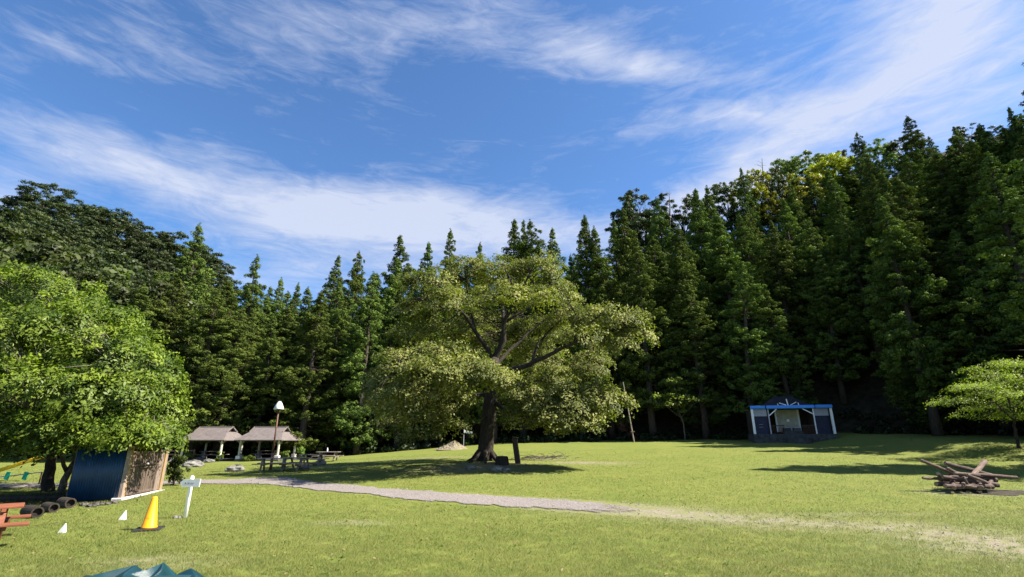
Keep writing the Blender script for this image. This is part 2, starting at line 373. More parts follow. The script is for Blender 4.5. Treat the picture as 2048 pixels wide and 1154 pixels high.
def ground_material():
    m = bpy.data.materials.new('meadow_ground'); m.use_nodes = True; nt = m.node_tree; N = nt.nodes; L = nt.links; b = N['Principled BSDF']
    b.inputs['Roughness'].default_value = .95; b.inputs['Specular IOR Level'].default_value = .1
    base, noise, ramp, mixc = grass_color_nodes(nt)
    fine = ramp(noise(26, 5, .75), .3, .7, (.045, .082, .011), (.22, .225, .055))
    col = mixc(.42, base, fine)
    a = N.new('ShaderNodeAttribute'); a.attribute_name = 'worn'
    dirt = ramp(noise(16, 8, .85), .35, .65, (.11, .088, .066), (.32, .275, .23))
    mt = N.new('ShaderNodeMath'); mt.operation = 'MULTIPLY_ADD'; L.new(noise(5, 8, .8), mt.inputs[0]); mt.inputs[1].default_value = 5.5; mt.inputs[2].default_value = -2.9
    ad = N.new('ShaderNodeMath'); ad.operation = 'ADD'; ad.use_clamp = True; L.new(a.outputs['Fac'], ad.inputs[0])
    mm = N.new('ShaderNodeMath'); mm.operation = 'MULTIPLY'; L.new(mt.outputs[0], mm.inputs[0]); L.new(a.outputs['Fac'], mm.inputs[1])
    L.new(mm.outputs[0], ad.inputs[1])
    col = mixc(ad.outputs[0], col, dirt)
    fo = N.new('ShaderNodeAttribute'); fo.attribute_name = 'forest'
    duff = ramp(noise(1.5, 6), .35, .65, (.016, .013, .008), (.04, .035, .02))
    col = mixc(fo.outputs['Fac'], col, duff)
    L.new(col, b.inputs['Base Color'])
    bp = N.new('ShaderNodeBump'); bp.inputs['Strength'].default_value = .22; bp.inputs['Distance'].default_value = .04
    L.new(noise(22, 8, .8), bp.inputs['Height']); L.new(bp.outputs[0], b.inputs['Normal'])
    return m
def grid_mesh(name, xs, ys, mats, dz=0):
    X, Y = np.meshgrid(xs, ys); Z = H(X, Y) + dz; nx, ny = len(xs), len(ys)
    V = np.stack([X, Y, Z], -1).reshape(-1, 3)
    i = np.arange(nx * ny).reshape(ny, nx)
    Fc = np.stack([i[:-1, :-1], i[:-1, 1:], i[1:, 1:], i[1:, :-1]], -1).reshape(-1, 4)
    me = bpy.data.meshes.new(name); me.from_pydata(V.tolist(), [], Fc.tolist()); me.materials.append(mats)
    me.polygons.foreach_set('use_smooth', np.ones(len(Fc), bool))
    return me, V[:, 0], V[:, 1]
xs = np.concatenate([np.linspace(-700, -140, 15)[:-1], np.linspace(-140, -40, 40)[:-1], np.linspace(-40, 45, 240)[:-1], np.linspace(45, 140, 40)[:-1], np.linspace(140, 700, 15)])
ys = np.concatenate([np.linspace(-300, -10, 12)[:-1], np.linspace(-10, 6, 12)[:-1], np.linspace(6, 62, 260)[:-1], np.linspace(62, 180, 50)[:-1], np.linspace(180, 900, 16)])
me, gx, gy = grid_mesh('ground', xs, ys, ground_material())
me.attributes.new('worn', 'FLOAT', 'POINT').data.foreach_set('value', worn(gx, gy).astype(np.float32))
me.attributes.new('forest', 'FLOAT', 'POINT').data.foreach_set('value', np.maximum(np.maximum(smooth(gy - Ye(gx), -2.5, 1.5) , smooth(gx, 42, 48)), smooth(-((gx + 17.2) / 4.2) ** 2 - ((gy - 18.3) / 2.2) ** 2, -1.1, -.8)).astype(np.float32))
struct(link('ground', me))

def path():
    def res(a, n):
        d = np.concatenate([[0], np.cumsum([(a[i + 1] - a[i]).length for i in range(len(a) - 1)])])
        q = np.array([tuple(p) for p in a]); t = np.linspace(0, len(a) - 1, n)
        return np.stack([np.interp(t, np.arange(len(a)), q[:, k]) for k in (0, 1)], 1)
    n, wdt = 420, 16; u, l = res(PU, n), res(PL, n)
    jit = lambda: np.convolve(rng.normal(size=n + 8), np.ones(5) / 5, 'same')[4:-4] * .16
    u[:, 1] += jit(); l[:, 1] += jit()
    t = np.linspace(0, 1, wdt)[None, :, None]; g = l[:, None] * (1 - t) + u[:, None] * t
    X, Y = g[..., 0], g[..., 1]; edge = np.minimum(t[0, :, 0], 1 - t[0, :, 0])[None] * np.linalg.norm(u - l, axis=1)[:, None]
    Z = H(X, Y) + .006 + .02 * np.clip(edge / .25, 0, 1) + .0015 * rng.normal(size=X.shape)
    endf = np.linspace(0, 1, n)[:, None]; Z -= np.where(endf > .97, (endf - .97) * 1.6, 0)
    V = np.stack([X, Y, Z], -1).reshape(-1, 3); i = np.arange(n * wdt).reshape(n, wdt)
    Fc = np.stack([i[:-1, :-1], i[1:, :-1], i[1:, 1:], i[:-1, 1:]], -1).reshape(-1, 4)
    m = mat('pale_gravel', (.105, .09, .082), (.37, .325, .305), 18, .95, bump=.7, bscale=45, coord='World', pos=(.30, .66))
    me = bpy.data.meshes.new('gravel_path'); me.from_pydata(V.tolist(), [], Fc.tolist()); me.materials.append(m)
    fade = np.clip(edge / .8, 0, 1) * np.clip((.985 - endf) / .25, 0, 1)          # gravel thins out towards its edges and its worn-out end
    me.attributes.new('fade', 'FLOAT', 'POINT').data.foreach_set('value', fade.ravel().astype(np.float32))
    me.polygons.foreach_set('use_smooth', np.ones(len(Fc), bool))
    nt = m.node_tree; N = nt.nodes; L = nt.links; at = N.new('ShaderNodeAttribute'); at.attribute_name = 'fade'; gp = N.new('ShaderNodeNewGeometry')
    def nz(sc):
        q = N.new('ShaderNodeTexNoise'); q.inputs['Scale'].default_value = sc; q.inputs['Detail'].default_value = 8; q.inputs['Roughness'].default_value = .75; L.new(gp.outputs['Position'], q.inputs['Vector']); return q.outputs[0]
    def mth(op, a, b, cl=False):
        q = N.new('ShaderNodeMath'); q.operation = op; q.use_clamp = cl
        for k_, v in enumerate((a, b)):
            if isinstance(v, (int, float)): q.inputs[k_].default_value = v
            else: L.new(v, q.inputs[k_])
        return q.outputs[0]
    cov = mth('ADD', mth('MULTIPLY', at.outputs['Fac'], 1.1), mth('MULTIPLY', mth('SUBTRACT', mth('ADD', mth('MULTIPLY', nz(2.5), .6), mth('MULTIPLY', nz(22), .6)), .6), 2.2))
    cov = mth('MULTIPLY', mth('SUBTRACT', cov, .42), 9, True)
    tr = N.new('ShaderNodeBsdfTransparent'); mx = N.new('ShaderNodeMixShader'); L.new(cov, mx.inputs[0]); L.new(tr.outputs[0], mx.inputs[1]); L.new(N['Principled BSDF'].outputs[0], mx.inputs[2]); L.new(mx.outputs[0], N['Material Output'].inputs[0])
    struct(link('gravel_path', me))
path()

def tri_blades(name, X, Y, hgt, wid, lean, material, tone):
    n = len(X); Z = H(X, Y) - .004; a = rng.uniform(0, 2 * np.pi, n); b = rng.uniform(0, 2 * np.pi, n)
    B = np.stack([X, Y, Z], 1); side = np.stack([np.cos(a), np.sin(a), np.zeros(n)], 1) * (wid / 2)[:, None]
    tip = B + np.stack([np.cos(b) * lean, np.sin(b) * lean, np.ones(n)], 1) * hgt[:, None]
    V = np.stack([B - side, B + side, tip], 1).astype(np.float32)
    me = bpy.data.meshes.new(name); me.vertices.add(3 * n); me.vertices.foreach_set('co', V.ravel())
    me.loops.add(3 * n); me.loops.foreach_set('vertex_index', np.arange(3 * n, dtype=np.int32))
    me.polygons.add(n); me.polygons.foreach_set('loop_start', np.arange(0, 3 * n, 3, dtype=np.int32))
    me.attributes.new('tone', 'FLOAT', 'POINT').data.foreach_set('value', np.repeat(tone, 3).astype(np.float32))
    me.materials.append(material); me.update(calc_edges=True)
    Nn = np.stack([np.cos(b) * lean * .5, np.sin(b) * lean * .5, np.ones(n)], 1); fl = V[:, 1] - V[:, 0]; gn = np.cross(V[:, 1] - V[:, 0], V[:, 2] - V[:, 0]); sgn = np.sign((gn * Nn).sum(1, keepdims=True)); Nn = Nn * np.where(sgn == 0, 1, sgn)
    Nn = unit(Nn + 1.0 * unit(gn)); me.polygons.foreach_set('use_smooth', np.ones(n, bool))
    me.normals_split_custom_set_from_vertices(np.repeat(Nn, 3, axis=0).tolist()); return me
def grass():
    m = bpy.data.materials.new('grass_blades'); m.use_nodes = True; nt = m.node_tree; N = nt.nodes; L = nt.links; b = N['Principled BSDF']
    b.inputs['Roughness'].default_value = .6; b.inputs['Specular IOR Level'].default_value = .25
    base, noise, ramp, mixc = grass_color_nodes(nt)
    at = N.new('ShaderNodeAttribute'); at.attribute_name = 'tone'
    tn = ramp(at.outputs['Fac'], .1, .95, (.044, .083, .012), (.32, .31, .115))
    col = mixc(.5, base, tn); L.new(col, b.inputs['Base Color'])
    t = N.new('ShaderNodeBsdfTranslucent'); L.new(col, t.inputs[0]); ms = N.new('ShaderNodeMixShader'); ms.inputs[0].default_value = .3
    L.new(b.outputs[0], ms.inputs[1]); L.new(t.outputs[0], ms.inputs[2]); L.new(ms.outputs[0], N['Material Output'].inputs[0])
    n = 900000
    u = rng.uniform(0, 1, n); Y = 7.6 / (1 - u * (1 - 7.6 / 44.0))          # density falls with the square of the distance (per area)
    X = rng.uniform(-1.12, 1.12, n) * Y
    keep = (on_path(X, Y) < rng.uniform(-.02, .22, n) - .12) & (worn(X, Y) * (1.15 + .8 * hash_noise(X, Y, 6.5)) < rng.uniform(.1, 1, n)) & (X < 60)
    clump = hash_noise(X, Y, 5.0) * .5 + hash_noise(X + 3, Y * 1.3, 1.4) * .5
    keep &= clump + 1.15 > rng.uniform(0, 1, n)
    X, Y, clump = X[keep], Y[keep], clump[keep]; k = len(X)
    hg = rng.uniform(.020, .058, k) * (1 + .35 * clump); wd = np.clip(.0046 * Y / 9, .0046, .018) * rng.uniform(.7, 1.4, k)
    tone = np.clip(rng.beta(1.6, 2.2, k) + .10 * hash_noise(X, Y, .5), 0, 1)
    o = link('lawn_grass', tri_blades('lawn_grass', X, Y, hg, wd, rng.uniform(.2, 1.1, k), m, tone)); o['kind'] = 'stuff'
    tag(o, 'short sunlit meadow grass covering the field', 'grass')
grass()

# ------------------------------------------------------------------ trees
def cedar_variant(k):
    Hh = 22.0; clear = rng.uniform(.06, .20); Rm = rng.uniform(2.9, 3.8); sparse = rng.uniform(.05, .28)
    cs, rs, tb = [], [], []
    z = clear * Hh; ph = rng.uniform(0, 6.28, 4); mb = MB()
    def clump(cx, cy, cz, rad, tone):                     # a dome of rounded tufts at a branch end
        k_ = 1 if rad < .30 else int(rng.integers(6, 11)); 
        for q in range(k_):
            if k_ == 1: o = np.zeros(3)
            else:
                o = unit(rng.normal(size=3) + np.array([0, 0, .35])) * rad * rng.uniform(.55, 1.0) * np.array([1, 1, .62])
            cs.append((cx + o[0], cy + o[1], cz + o[2])); rs.append(rad * (rng.uniform(.30, .50) if k_ > 1 else 1)); tb.append(np.clip(tone + rng.normal() * .10 + .22 * o[2] / max(rad, .1), 0, 1))  # light painted into the tone: tufts get paler towards the clump top
    while z < Hh * .975:
        t = (1 - z / Hh) / (1 - clear)
        prof = min(1, (t * 1.5) ** .92) * (1 - .25 * max(0, t - .65) / .35)
        nb = int(round(4.4 + 2.2 * min(1, t * 2))); a0 = rng.uniform(0, 6.28)
        for i in range(nb):
            a = a0 + i * 6.283 / nb + rng.normal() * .3
            bulge = 1 + .22 * math.sin(2 * a + ph[0] + z * .35) + .2 * math.sin(3 * a + ph[1] - z * .8)
            if rng.uniform() < min(1, t * 3) * sparse * (1 + 1.2 * math.sin(a + ph[2] + z * .9)): continue
            Lb = max(.2, Rm * prof * bulge * rng.uniform(.68, 1.12)); zz = z + rng.uniform(-.45, .45)
            rad = max((.20 + .60 * min(1, t * 1.7)) * rng.uniform(.7, 1.25), Lb * .46 if t < .3 else 0)
            clump(math.cos(a) * (Lb - rad * .4), math.sin(a) * (Lb - rad * .4), zz + .05 * Lb, rad, rng.uniform(.35, .85))  # outer clumps carry the sunlit tone in their colour
            if Lb > 1.5: clump(math.cos(a) * Lb * .52, math.sin(a) * Lb * .52, zz - .12 * Lb, rad * .8, rng.uniform(.05, .4))  # inner clumps coloured darker to stand in for shade inside the crown
            mb.tube([(0, 0, zz - .1 * Lb), (math.cos(a) * Lb * .8, math.sin(a) * Lb * .8, zz)], [.05, .015], 4, cap=False)
        z += .26 + .95 * min(t, .8)
    for q in range(5): cs.append((rng.normal() * .05, rng.normal() * .05, Hh - q * .22)); rs.append(.14 + .05 * q); tb.append(.4)
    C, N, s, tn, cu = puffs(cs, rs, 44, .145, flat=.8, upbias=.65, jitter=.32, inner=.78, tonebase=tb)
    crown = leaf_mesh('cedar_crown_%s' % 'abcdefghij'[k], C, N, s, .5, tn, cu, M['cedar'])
    pts = [(rng.normal() * .05 * (i > 0), rng.normal() * .05 * (i > 0), i * Hh * .95 / 8) for i in range(9)]
    mb.tube(pts, [.42, .33, .29, .26, .22, .17, .12, .07, .03], 9)
    for q in range(14):
        a = rng.uniform(0, 6.28); z0 = rng.uniform(.08, clear + .12) * Hh; Lq = rng.uniform(.4, 1.6)
        mb.tube([(0, 0, z0), (math.cos(a) * Lq * .6, math.sin(a) * Lq * .6, z0 + .05), (math.cos(a) * Lq, math.sin(a) * Lq, z0 - .15)], [.035, .025, .01], 4)
    return crown, mb.mesh('cedar_trunk', M['bark_cedar'], True), Hh
CED = [cedar_variant(k) for k in range(8)]

def broad_variant(k, W=4.2, Hh=11.0, mat_=None, leaf=.21, per=100):
    lob, rad = [], []
    for i in range(34):
        a = rng.uniform(0, 6.28); e = rng.uniform(-.85, 1.0); r = rng.uniform(.55, 1)
        rr = W * math.sqrt(max(.05, 1 - (e * .92) ** 2)) * r
        lob.append((math.cos(a) * rr, math.sin(a) * rr, Hh * .56 + e * Hh * .40)); rad.append(rng.uniform(.9, 1.6))
    cs, rs, tb = [], [], []
    for c, r in zip(lob, rad):
        tone = rng.uniform(.1, .9)
        for q in range(7):
            d = unit(rng.normal(size=3) + np.array([0, 0, .5])); cs.append(np.array(c) + d * r * np.array([1, 1, .7])); rs.append(r * rng.uniform(.35, .6)); tb.append(np.clip(tone + rng.normal() * .12, 0, 1))
    C, N, s, tn, cu = puffs(cs, rs, per, leaf, flat=.6, upbias=.5, jitter=.6, inner=.35, tonebase=tb)
    crown = leaf_mesh('broad_crown_%s' % 'abcdef'[k], C, N, s, .6, tn, cu, mat_)
    mb = MB(); mb.tube([(0, 0, -.3), (.1, .05, Hh * .25), (0, .15, Hh * .5), (.1, 0, Hh * .72)], [.28, .22, .15, .05], 8)
    for c in lob[:12]:
        c = Vector(c); mb.tube([(.05, .1, Hh * rng.uniform(.28, .5)), c * .55 + Vector((0, 0, Hh * .2)), c], [.11, .06, .02], 5)
    return crown, mb.mesh('broad_trunk', M['bark_dark'], True), Hh
BRO = [broad_variant(k, rng.uniform(3.8, 4.8), 11, M['dark_leaf']) for k in range(4)]

SKYX = [-300, -60, 0, 30, 100, 150, 200, 260, 330, 380, 430, 470, 560, 600, 640, 700, 760, 830, 905, 955, 1000, 1060, 1110, 1150, 1200, 1260, 1310, 1390, 1450, 1500, 1560, 1620, 1700, 1760, 1830, 1900, 1960, 2010, 2060, 2100, 2200, 2400]
SKYY = [540, 500, 455, 422, 374, 405, 415, 440, 455, 480, 505, 545, 560, 568, 565, 545, 530, 495, 480, 492, 478, 460, 470, 450, 430, 395, 400, 400, 380, 362, 335, 320, 300, 290, 270, 258, 245, 225, 165, 140, 60, 0]
placed = []
def put(kind, px, ptop, Y, label, group, wmul=1.0, material=None, leanx=0, rowname=None):
    u, f = ray(ptop); d = Y / f; x = (px - 1024) / F * d; top = CH + u * d
    base = h(x, Y); Ht = top - base
    return put_at(kind, x, Y, Ht, label, group, wmul, material)
def put_at(kind, x, Y, Ht, label, group, wmul=1.0, material=None):
    base = h(x, Y)
    if kind == 'cedar':
        cr, tr, h0 = CED[int(rng.integers(len(CED)))]; nm = 'cedar_tree'; cat = 'tree'; wsc = (Ht / h0) ** .55 * wmul
    else:
        cr, tr, h0 = BRO[int(rng.integers(len(BRO)))]; nm = 'broadleaf_tree'; cat = 'tree'; wsc = (Ht / h0) ** .8 * wmul
    t = thing(nm, (x, Y, base - .15), label, cat, group, float(rng.uniform(0, 6.28)), (wsc * rng.uniform(.86, 1.18), wsc * rng.uniform(.86, 1.18), Ht / h0)); t.rotation_euler.x = R(rng.normal() * 1.3); t.rotation_euler.y = R(rng.normal() * 1.3)
    o = link('crown', cr, t); link('trunk', tr, t)
    if material is not None: o.material_slots[0].link = 'OBJECT'; o.material_slots[0].material = material
    placed.append((x, Y)); return t

G_F = 'cedars of the forest behind the field'
HERO = [  # px, py of the tip, forward distance, width factor, label
 (405, 450, 64, .95, 'tall pointed cedar standing above its neighbours right of the dark left hill'),
 (350, 545, 52, 1.25, 'broad sunlit cedar behind the left roofed shelter'),
 (290, 565, 50, 1.2, 'rounded cedar just behind the big round evergreen'),
 (440, 575, 53, 1.15, 'full sunlit cedar directly above the gap between both shelters'),
 (515, 510, 62, .85, 'slim cedar with pointed tip above the right roofed shelter'),
 (480, 610, 54, 1.05, 'lower clumpy cedar behind the right roofed shelter'),
 (560, 555, 68, .9, 'short dark cedar in the skyline dip above the street lamp'),
 (600, 566, 66, .9, 'cedar with low tip between the lamp and the sunlit bare-trunked cedar'),
 (657, 503, 66, .95, 'dark cedar with a needle tip, left of the twin tips'),
 (715, 493, 68, .9, 'dark needle-tipped cedar left of the spreading tree'),
 (640, 578, 55, 1.1, 'bright yellow-green cedar with lit tiers and bare lower trunk'),
 (690, 565, 60, 1.0, 'dim cedar right behind the bright tiered cedar'),
 (745, 540, 57, 1.0, 'cedar with pale sunlit trunk base left of the spreading tree'),
 (790, 520, 63, 1.0, 'cedar whose top rises beside the upper left of the spreading tree'),
 (812, 474, 72, 1.0, 'dark cedar peak above the left shoulder of the spreading tree'),
 (860, 478, 74, 1.0, 'dark cedar tip above the top left of the spreading tree'),
 (907, 458, 73, .9, 'slender cedar tip straight above the spreading tree crown'),
 (955, 485, 78, .9, 'small distant cedar tip over the middle of the spreading tree'),
 (1030, 436, 73, 1.0, 'left of two joined cedar tips above the spreading tree'),
 (1052, 440, 75, .9, 'right of two joined cedar tips above the spreading tree'),
 (1075, 440, 70, 1.0, 'cedar with broken pointed top right of the joined tips'),
 (1108, 455, 71, 1.0, 'blunt cedar above the right shoulder of the spreading tree'),
 (1165, 432, 62, 1.15, 'broad dark cedar rising beside the right edge of the spreading tree'),
 (1200, 450, 60, 1.05, 'sunlit cedar just right of the broad dark one'),
 (1250, 420, 66, 1.0, 'cedar on the slope above the tip of the right spreading limb'),
 (1275, 470, 58, 1.0, 'lit conical cedar right of the spreading tree'),
 (1322, 393, 74, .8, 'spire-shaped dark cedar near the thin dead snag'),
 (1390, 377, 70, .95, 'dark spire cedar on the skyline left of the yellow trees'),
 (1420, 366, 72, .95, 'second skyline cedar left of the yellow trees'),
 (1350, 450, 60, 1.05, 'cedar on the shaded slope above the small sparse tree'),
 (1440, 420, 62, 1.1, 'cedar halfway up the slope left of the stage roof'),
 (1485, 333, 80, .7, 'small dark cedar beside the bare snag on the ridge'),
 (1540, 440, 58, 1.1, 'shaded cedar rising straight above the left post of the stage'),
 (1620, 440, 57, 1.1, 'shaded cedar with lit shoulder above the right post of the stage'),
 (1500, 560, 57, 1.0, 'low shaded cedar directly behind the stage'),
 (1570, 365, 70, .9, 'dark ridge cedar between the yellow trees'),
 (1705, 268, 76, .75, 'thin ridge cedar right of the yellow trees'),
 (1660, 380, 64, 1.05, 'dark cedar below the thin ridge cedar'),
 (1785, 385, 48, 1.2, 'large cedar with bright lit tufts down its right side, right of the stage'),
 (1815, 230, 62, .95, 'tall ragged cedar, highest tip of the right ridge before the frame edge'),
 (1730, 350, 58, 1.05, 'shaded cedar left of the large tufted cedar'),
 (1870, 300, 54, 1.2, 'broad layered cedar right of the tall ragged one'),
 (1860, 270, 66, .8, 'small cedar tip behind the broad layered one'),
 (1910, 250, 58, .9, 'cedar on the high right slope, left of the frame-edge giants'),
 (1965, 245, 52, 1.1, 'dark bushy cedar on the high right slope'),
 (2012, 205, 50, .7, 'thin pale-tipped cedar beside the dark giant at the frame edge'),
 (1232, 438, 78, 1.2, 'dim cedar tip just left of the irregular dark ridge tree'), (1262, 424, 88, 1.3, 'dim cedar under the irregular dark ridge tree'), (1300, 428, 80, 1.25, 'dim cedar between the irregular ridge tree and the spire'),
 (1345, 426, 84, 1.25, 'dim cedar just right of the spire by the dead snag'), (1408, 404, 82, 1.25, 'dim cedar filling the gap behind the two skyline cedars'), (1462, 392, 84, 1.25, 'dim cedar beneath the olive ridge tree by the snag'), (1512, 378, 86, 1.3, 'dim cedar right below the bare ridge snag'), (1585, 372, 84, 1.3, 'dim cedar right below the light green ridge trees'),
 (465, 556, 72, 1.3, 'dim cedar behind the sunlit pair left of the lamp'), (538, 574, 74, 1.3, 'dim cedar right of the slim pointed cedar'), (580, 580, 78, 1.3, 'dim cedar in the lowest dip of the skyline'), (622, 576, 76, 1.3, 'dim cedar left of the first needle tip'), (682, 552, 78, 1.3, 'dim cedar between the two needle tips'), (750, 545, 76, 1.3, 'dim cedar left of the dark peak'), (240, 575, 62, 1.3, 'dim cedar above the right shoulder of the evergreen'), (320, 540, 66, 1.3, 'dim cedar between evergreen and tall pointed cedar'),
 (2050, 112, 42, 1.15, 'dark giant cedar cut off by the right edge of the picture'),
 (1900, 460, 45, 1.1, 'deeply shaded cedar behind the small sunlit tree'),
 (1980, 420, 42, 1.15, 'deeply shaded cedar above the small sunlit tree'),
]
for px, pt, Y, wm, lab in HERO: put('cedar', px, pt, Y, lab, G_F, wm)
def landmark(px):
    for lim, nm in ((-200, 'outside the left edge'), (270, 'behind the big round evergreen'), (480, 'behind the left shelter'), (600, 'behind the right shelter'), (760, 'between lamp and spreading tree'), (1000, 'behind the spreading tree left half'),
                    (1240, 'behind the spreading tree right half'), (1330, 'behind the leaning pole'), (1480, 'between the pole and the stage'), (1680, 'on slope behind the stage'), (1850, 'on dark slope right of stage'), (2060, 'above the small sunlit tree')):
        if px < lim: return nm
    return 'beyond the right edge'
FILL = []; ORD = ['first', 'second', 'third', 'fourth', 'fifth', 'sixth', 'seventh', 'eighth', 'ninth', 'tenth', 'eleventh', 'twelfth', 'thirteenth', 'fourteenth', 'fifteenth', 'sixteenth']
rows = [(0.5, 'forest edge'), (5, 'second rank'), (11, 'middle slope'), (18, 'upper slope'), (27, 'ridge rank')]
for off, rn in rows:
    x = -75.0
    while x < 75:
        x += rng.uniform(3.1, 4.9)
        y = float(Ye(x)) + off + rng.uniform(-1.5, 1.5)
        if y < 18: continue
        px0 = 1024 + F * x / (y / 1.0)
        if x < -50 and off > 8: continue
        if any((x - a) ** 2 + (y - b) ** 2 < 6.5 for a, b in placed): continue
        Ht = rng.uniform(17, 24) if off > 1 else rng.uniform(15, 22)
        base = h(x, y); fwd = lambda z: 1
        # tip in the photo
        def tip_px(Ht):
            v = Vector((x, y, base + Ht - CH)); c, s_ = math.cos(TILT), math.sin(TILT)
            dep = v.y * c + v.z * s_; up = v.z * c - v.y * s_
            return 1024 + F * v.x / dep, 577 - F * up / dep
        lim = rng.uniform(6, 48) if x < 8 else rng.uniform(3, 40) + (32 if 1470 < 1024 + F * x / y < 1760 else 0)
        while Ht > 8:
            a, b = tip_px(Ht)
            if b > np.interp(a, SKYX, SKYY) + lim or a > 2050: break
            Ht -= .5
        a, b = tip_px(Ht)
        if Ht <= 8 or a < -260 or a > 2350: continue
        if 1500 < a < 1720 and y < 52.5: continue
        FILL.append((a, landmark(a), rn, put_at('cedar', x, y, Ht, '', 'cedars %s, %s' % (landmark(a), rn), rng.uniform(.9, 1.2))))
FILL.sort(key=lambda q: q[0])
for key in {(l, r) for _, l, r, _ in FILL}:
    g_ = [o for _, l, r, o in FILL if (l, r) == key]
    for i, o in enumerate(g_): o['label'] = 'dark cedar %s, %s' % key + ('' if len(g_) == 1 else ', %s from left' % ORD[i])
# slope that shades the right side of the field: the wood goes on beyond the right edge
for x, y, Ht in [(32.6, 25.6, 26), (43, 23.5, 25), (47, 37, 26), (40.5, 38, 24), (51, 22.5, 26), (57, 33, 27), (50, 38, 26), (45, 43, 25), (55, 42, 27), (62, 36, 27), (62, 48, 27), (52, 49, 25), (44, 50, 24), (68, 42, 26), (70, 54, 26), (36.5, 44, 23), (60, 22, 26), (58, 57, 25)]:
    if any((x - a) ** 2 + (y - b) ** 2 < 3 for a, b in placed): continue
    while Ht > 9:
        a, b = tip_pixel(x, y, h(x, y) + Ht)
        if a > 2190 or b > np.interp(a, SKYX, SKYY) + 25: break
        Ht -= .5
    if Ht <= 9: continue
    put_at('cedar', x, y, Ht, 'tall dark cedar of the wood beyond the right side of the field', 'cedars beyond the right side', 1.15)

for x0 in np.arange(50, 98, 4.6):
    for y0 in np.arange(40, 84, 5.0):
        x, y = x0 + rng.uniform(-1.5, 1.5), y0 + rng.uniform(-1.5, 1.5); Ht = rng.uniform(22, 28)
        if any((x - a) ** 2 + (y - b) ** 2 < 9 for a, b in placed): continue
        while Ht > 9:
            a, b = tip_pixel(x, y, h(x, y) + Ht)
            if a > 2190 or b > np.interp(a, SKYX, SKYY) + 25: break
            Ht -= .5
        if Ht > 9: put_at('cedar', x, y, Ht, 'tall dark cedar of the wood beyond the right side of the field', 'cedars beyond the right side', 1.15)

# broadleaf trees of the left hill and the ridges
def hill_tree(px, pt, Y, m, lab, grp, wm=1.0, Hmin=7, Hmax=15):
    u, f = ray(pt); d = Y / f; x = (px - 1024) / F * d; top = CH + u * d
    base = h(x, Y); Ht = min(max(top - base, Hmin), Hmax)
    t = put_at('broad', x, Y, Ht, lab, grp, wm, m); t.location.z = top - Ht
    return t
LH = [(100, 372), (64, 396), (140, 395), (30, 424), (180, 412), (225, 425), (265, 445), (310, 455), (345, 468), (375, 490), (-20, 462), (-70, 495), (405, 500), (420, 520)]
for n_, (px, pt) in enumerate(sorted(LH)): hill_tree(px, pt + 4, 128 + rng.uniform(-6, 6), M['dark_leaf'], 'dark broadleaf tree on the left hill crest, %s from left' % ORD[n_], 'dark trees on the crest of the left hill', 1.25, 10, 17)
for rw, (Y, dy) in enumerate(((118, 34), (108, 66), (98, 100), (88, 135), (78, 165))):
    n_ = 0
    for px in range(-120, 440, 48):
        p = px + rng.uniform(-14, 14); t0 = np.interp(p, SKYX, SKYY) + dy + rng.uniform(-10, 12)
        if t0 > 575: continue
        n_ += 1; hill_tree(p, t0, Y + rng.uniform(-4, 4), M['dark_leaf'] if rng.uniform() < .72 else M['mid_leaf'], 'bushy tree on left hill face, %s row below crest, %s from left' % (ORD[rw], ORD[n_ - 1]), 'trees on the face of the left hill', 1.15, 9, 15)
for px, pt, Y, m, lab in [(20, 460, 72, 'mid_leaf', 'bright green rounded tree at the left edge below the dark crest'), (60, 520, 62, 'mid_leaf', 'olive tree peeping over the big round evergreen at far left'),
     (150, 500, 60, 'mid_leaf', 'light green layered tree above the top of the big round evergreen'), (205, 530, 58, 'mid_leaf', 'olive layered tree above the right shoulder of the round evergreen'), (110, 515, 64, 'mid_leaf', 'muted olive tree between the bright tree and the layered tree'), (-30, 500, 62, 'mid_leaf', 'olive tree at the very left edge of the hill foot'), (240, 565, 56, 'mid_leaf', 'small olive tree sloping down towards the cedars')]:
    hill_tree(px, pt, Y, M[m], lab, 'lighter trees at the foot of the left hill', 1.25, 12, 24)
for px, pt, Y, m, lab in [(1500, 352, 84, 'yellow_leaf', 'small yellow-green tree on the ridge beside the bare snag'), (1560, 330, 90, 'light_leaf', 'light green tree on the ridge between snag and yellow tree'), (1605, 318, 90, 'light_leaf', 'rounded light green tree on the ridge left of the yellow tree'),
     (1660, 322, 82, 'yellow_leaf', 'bright yellow-leaved tree on the right ridge'), (1610, 352, 78, 'yellow_leaf', 'lower yellow-leaved tree under the ridge'), (1750, 288, 86, 'light_leaf', 'light green ridge tree between the two highest cedars'), (1640, 312, 92, 'light_leaf', 'light green tree top behind the yellow tree'), (1690, 310, 90, 'mid_leaf', 'olive tree top on the ridge behind the thin cedar'),
     (1285, 384, 86, 'dark_leaf', 'irregular dark tree on the ridge above the slope'), (1260, 400, 84, 'dark_leaf', 'dark ridge tree left of the irregular one'), (1360, 402, 86, 'mid_leaf', 'olive ridge tree left of the dark spire'), (1450, 372, 86, 'mid_leaf', 'olive ridge tree between spire and snag'), (1540, 352, 84, 'mid_leaf', 'olive ridge tree right of the bare snag'), (1800, 280, 84, 'mid_leaf', 'olive ridge tree behind the tall ragged cedar'), (1930, 255, 70, 'dark_leaf', 'dark broadleaf tree high on the right ridge'), (1985, 262, 62, 'dark_leaf', 'dark broadleaf tree below the pale-tipped cedar')]:
    hill_tree(px, pt, Y, M[m], lab, 'broadleaf trees along the right ridge', .85, 6, 12)
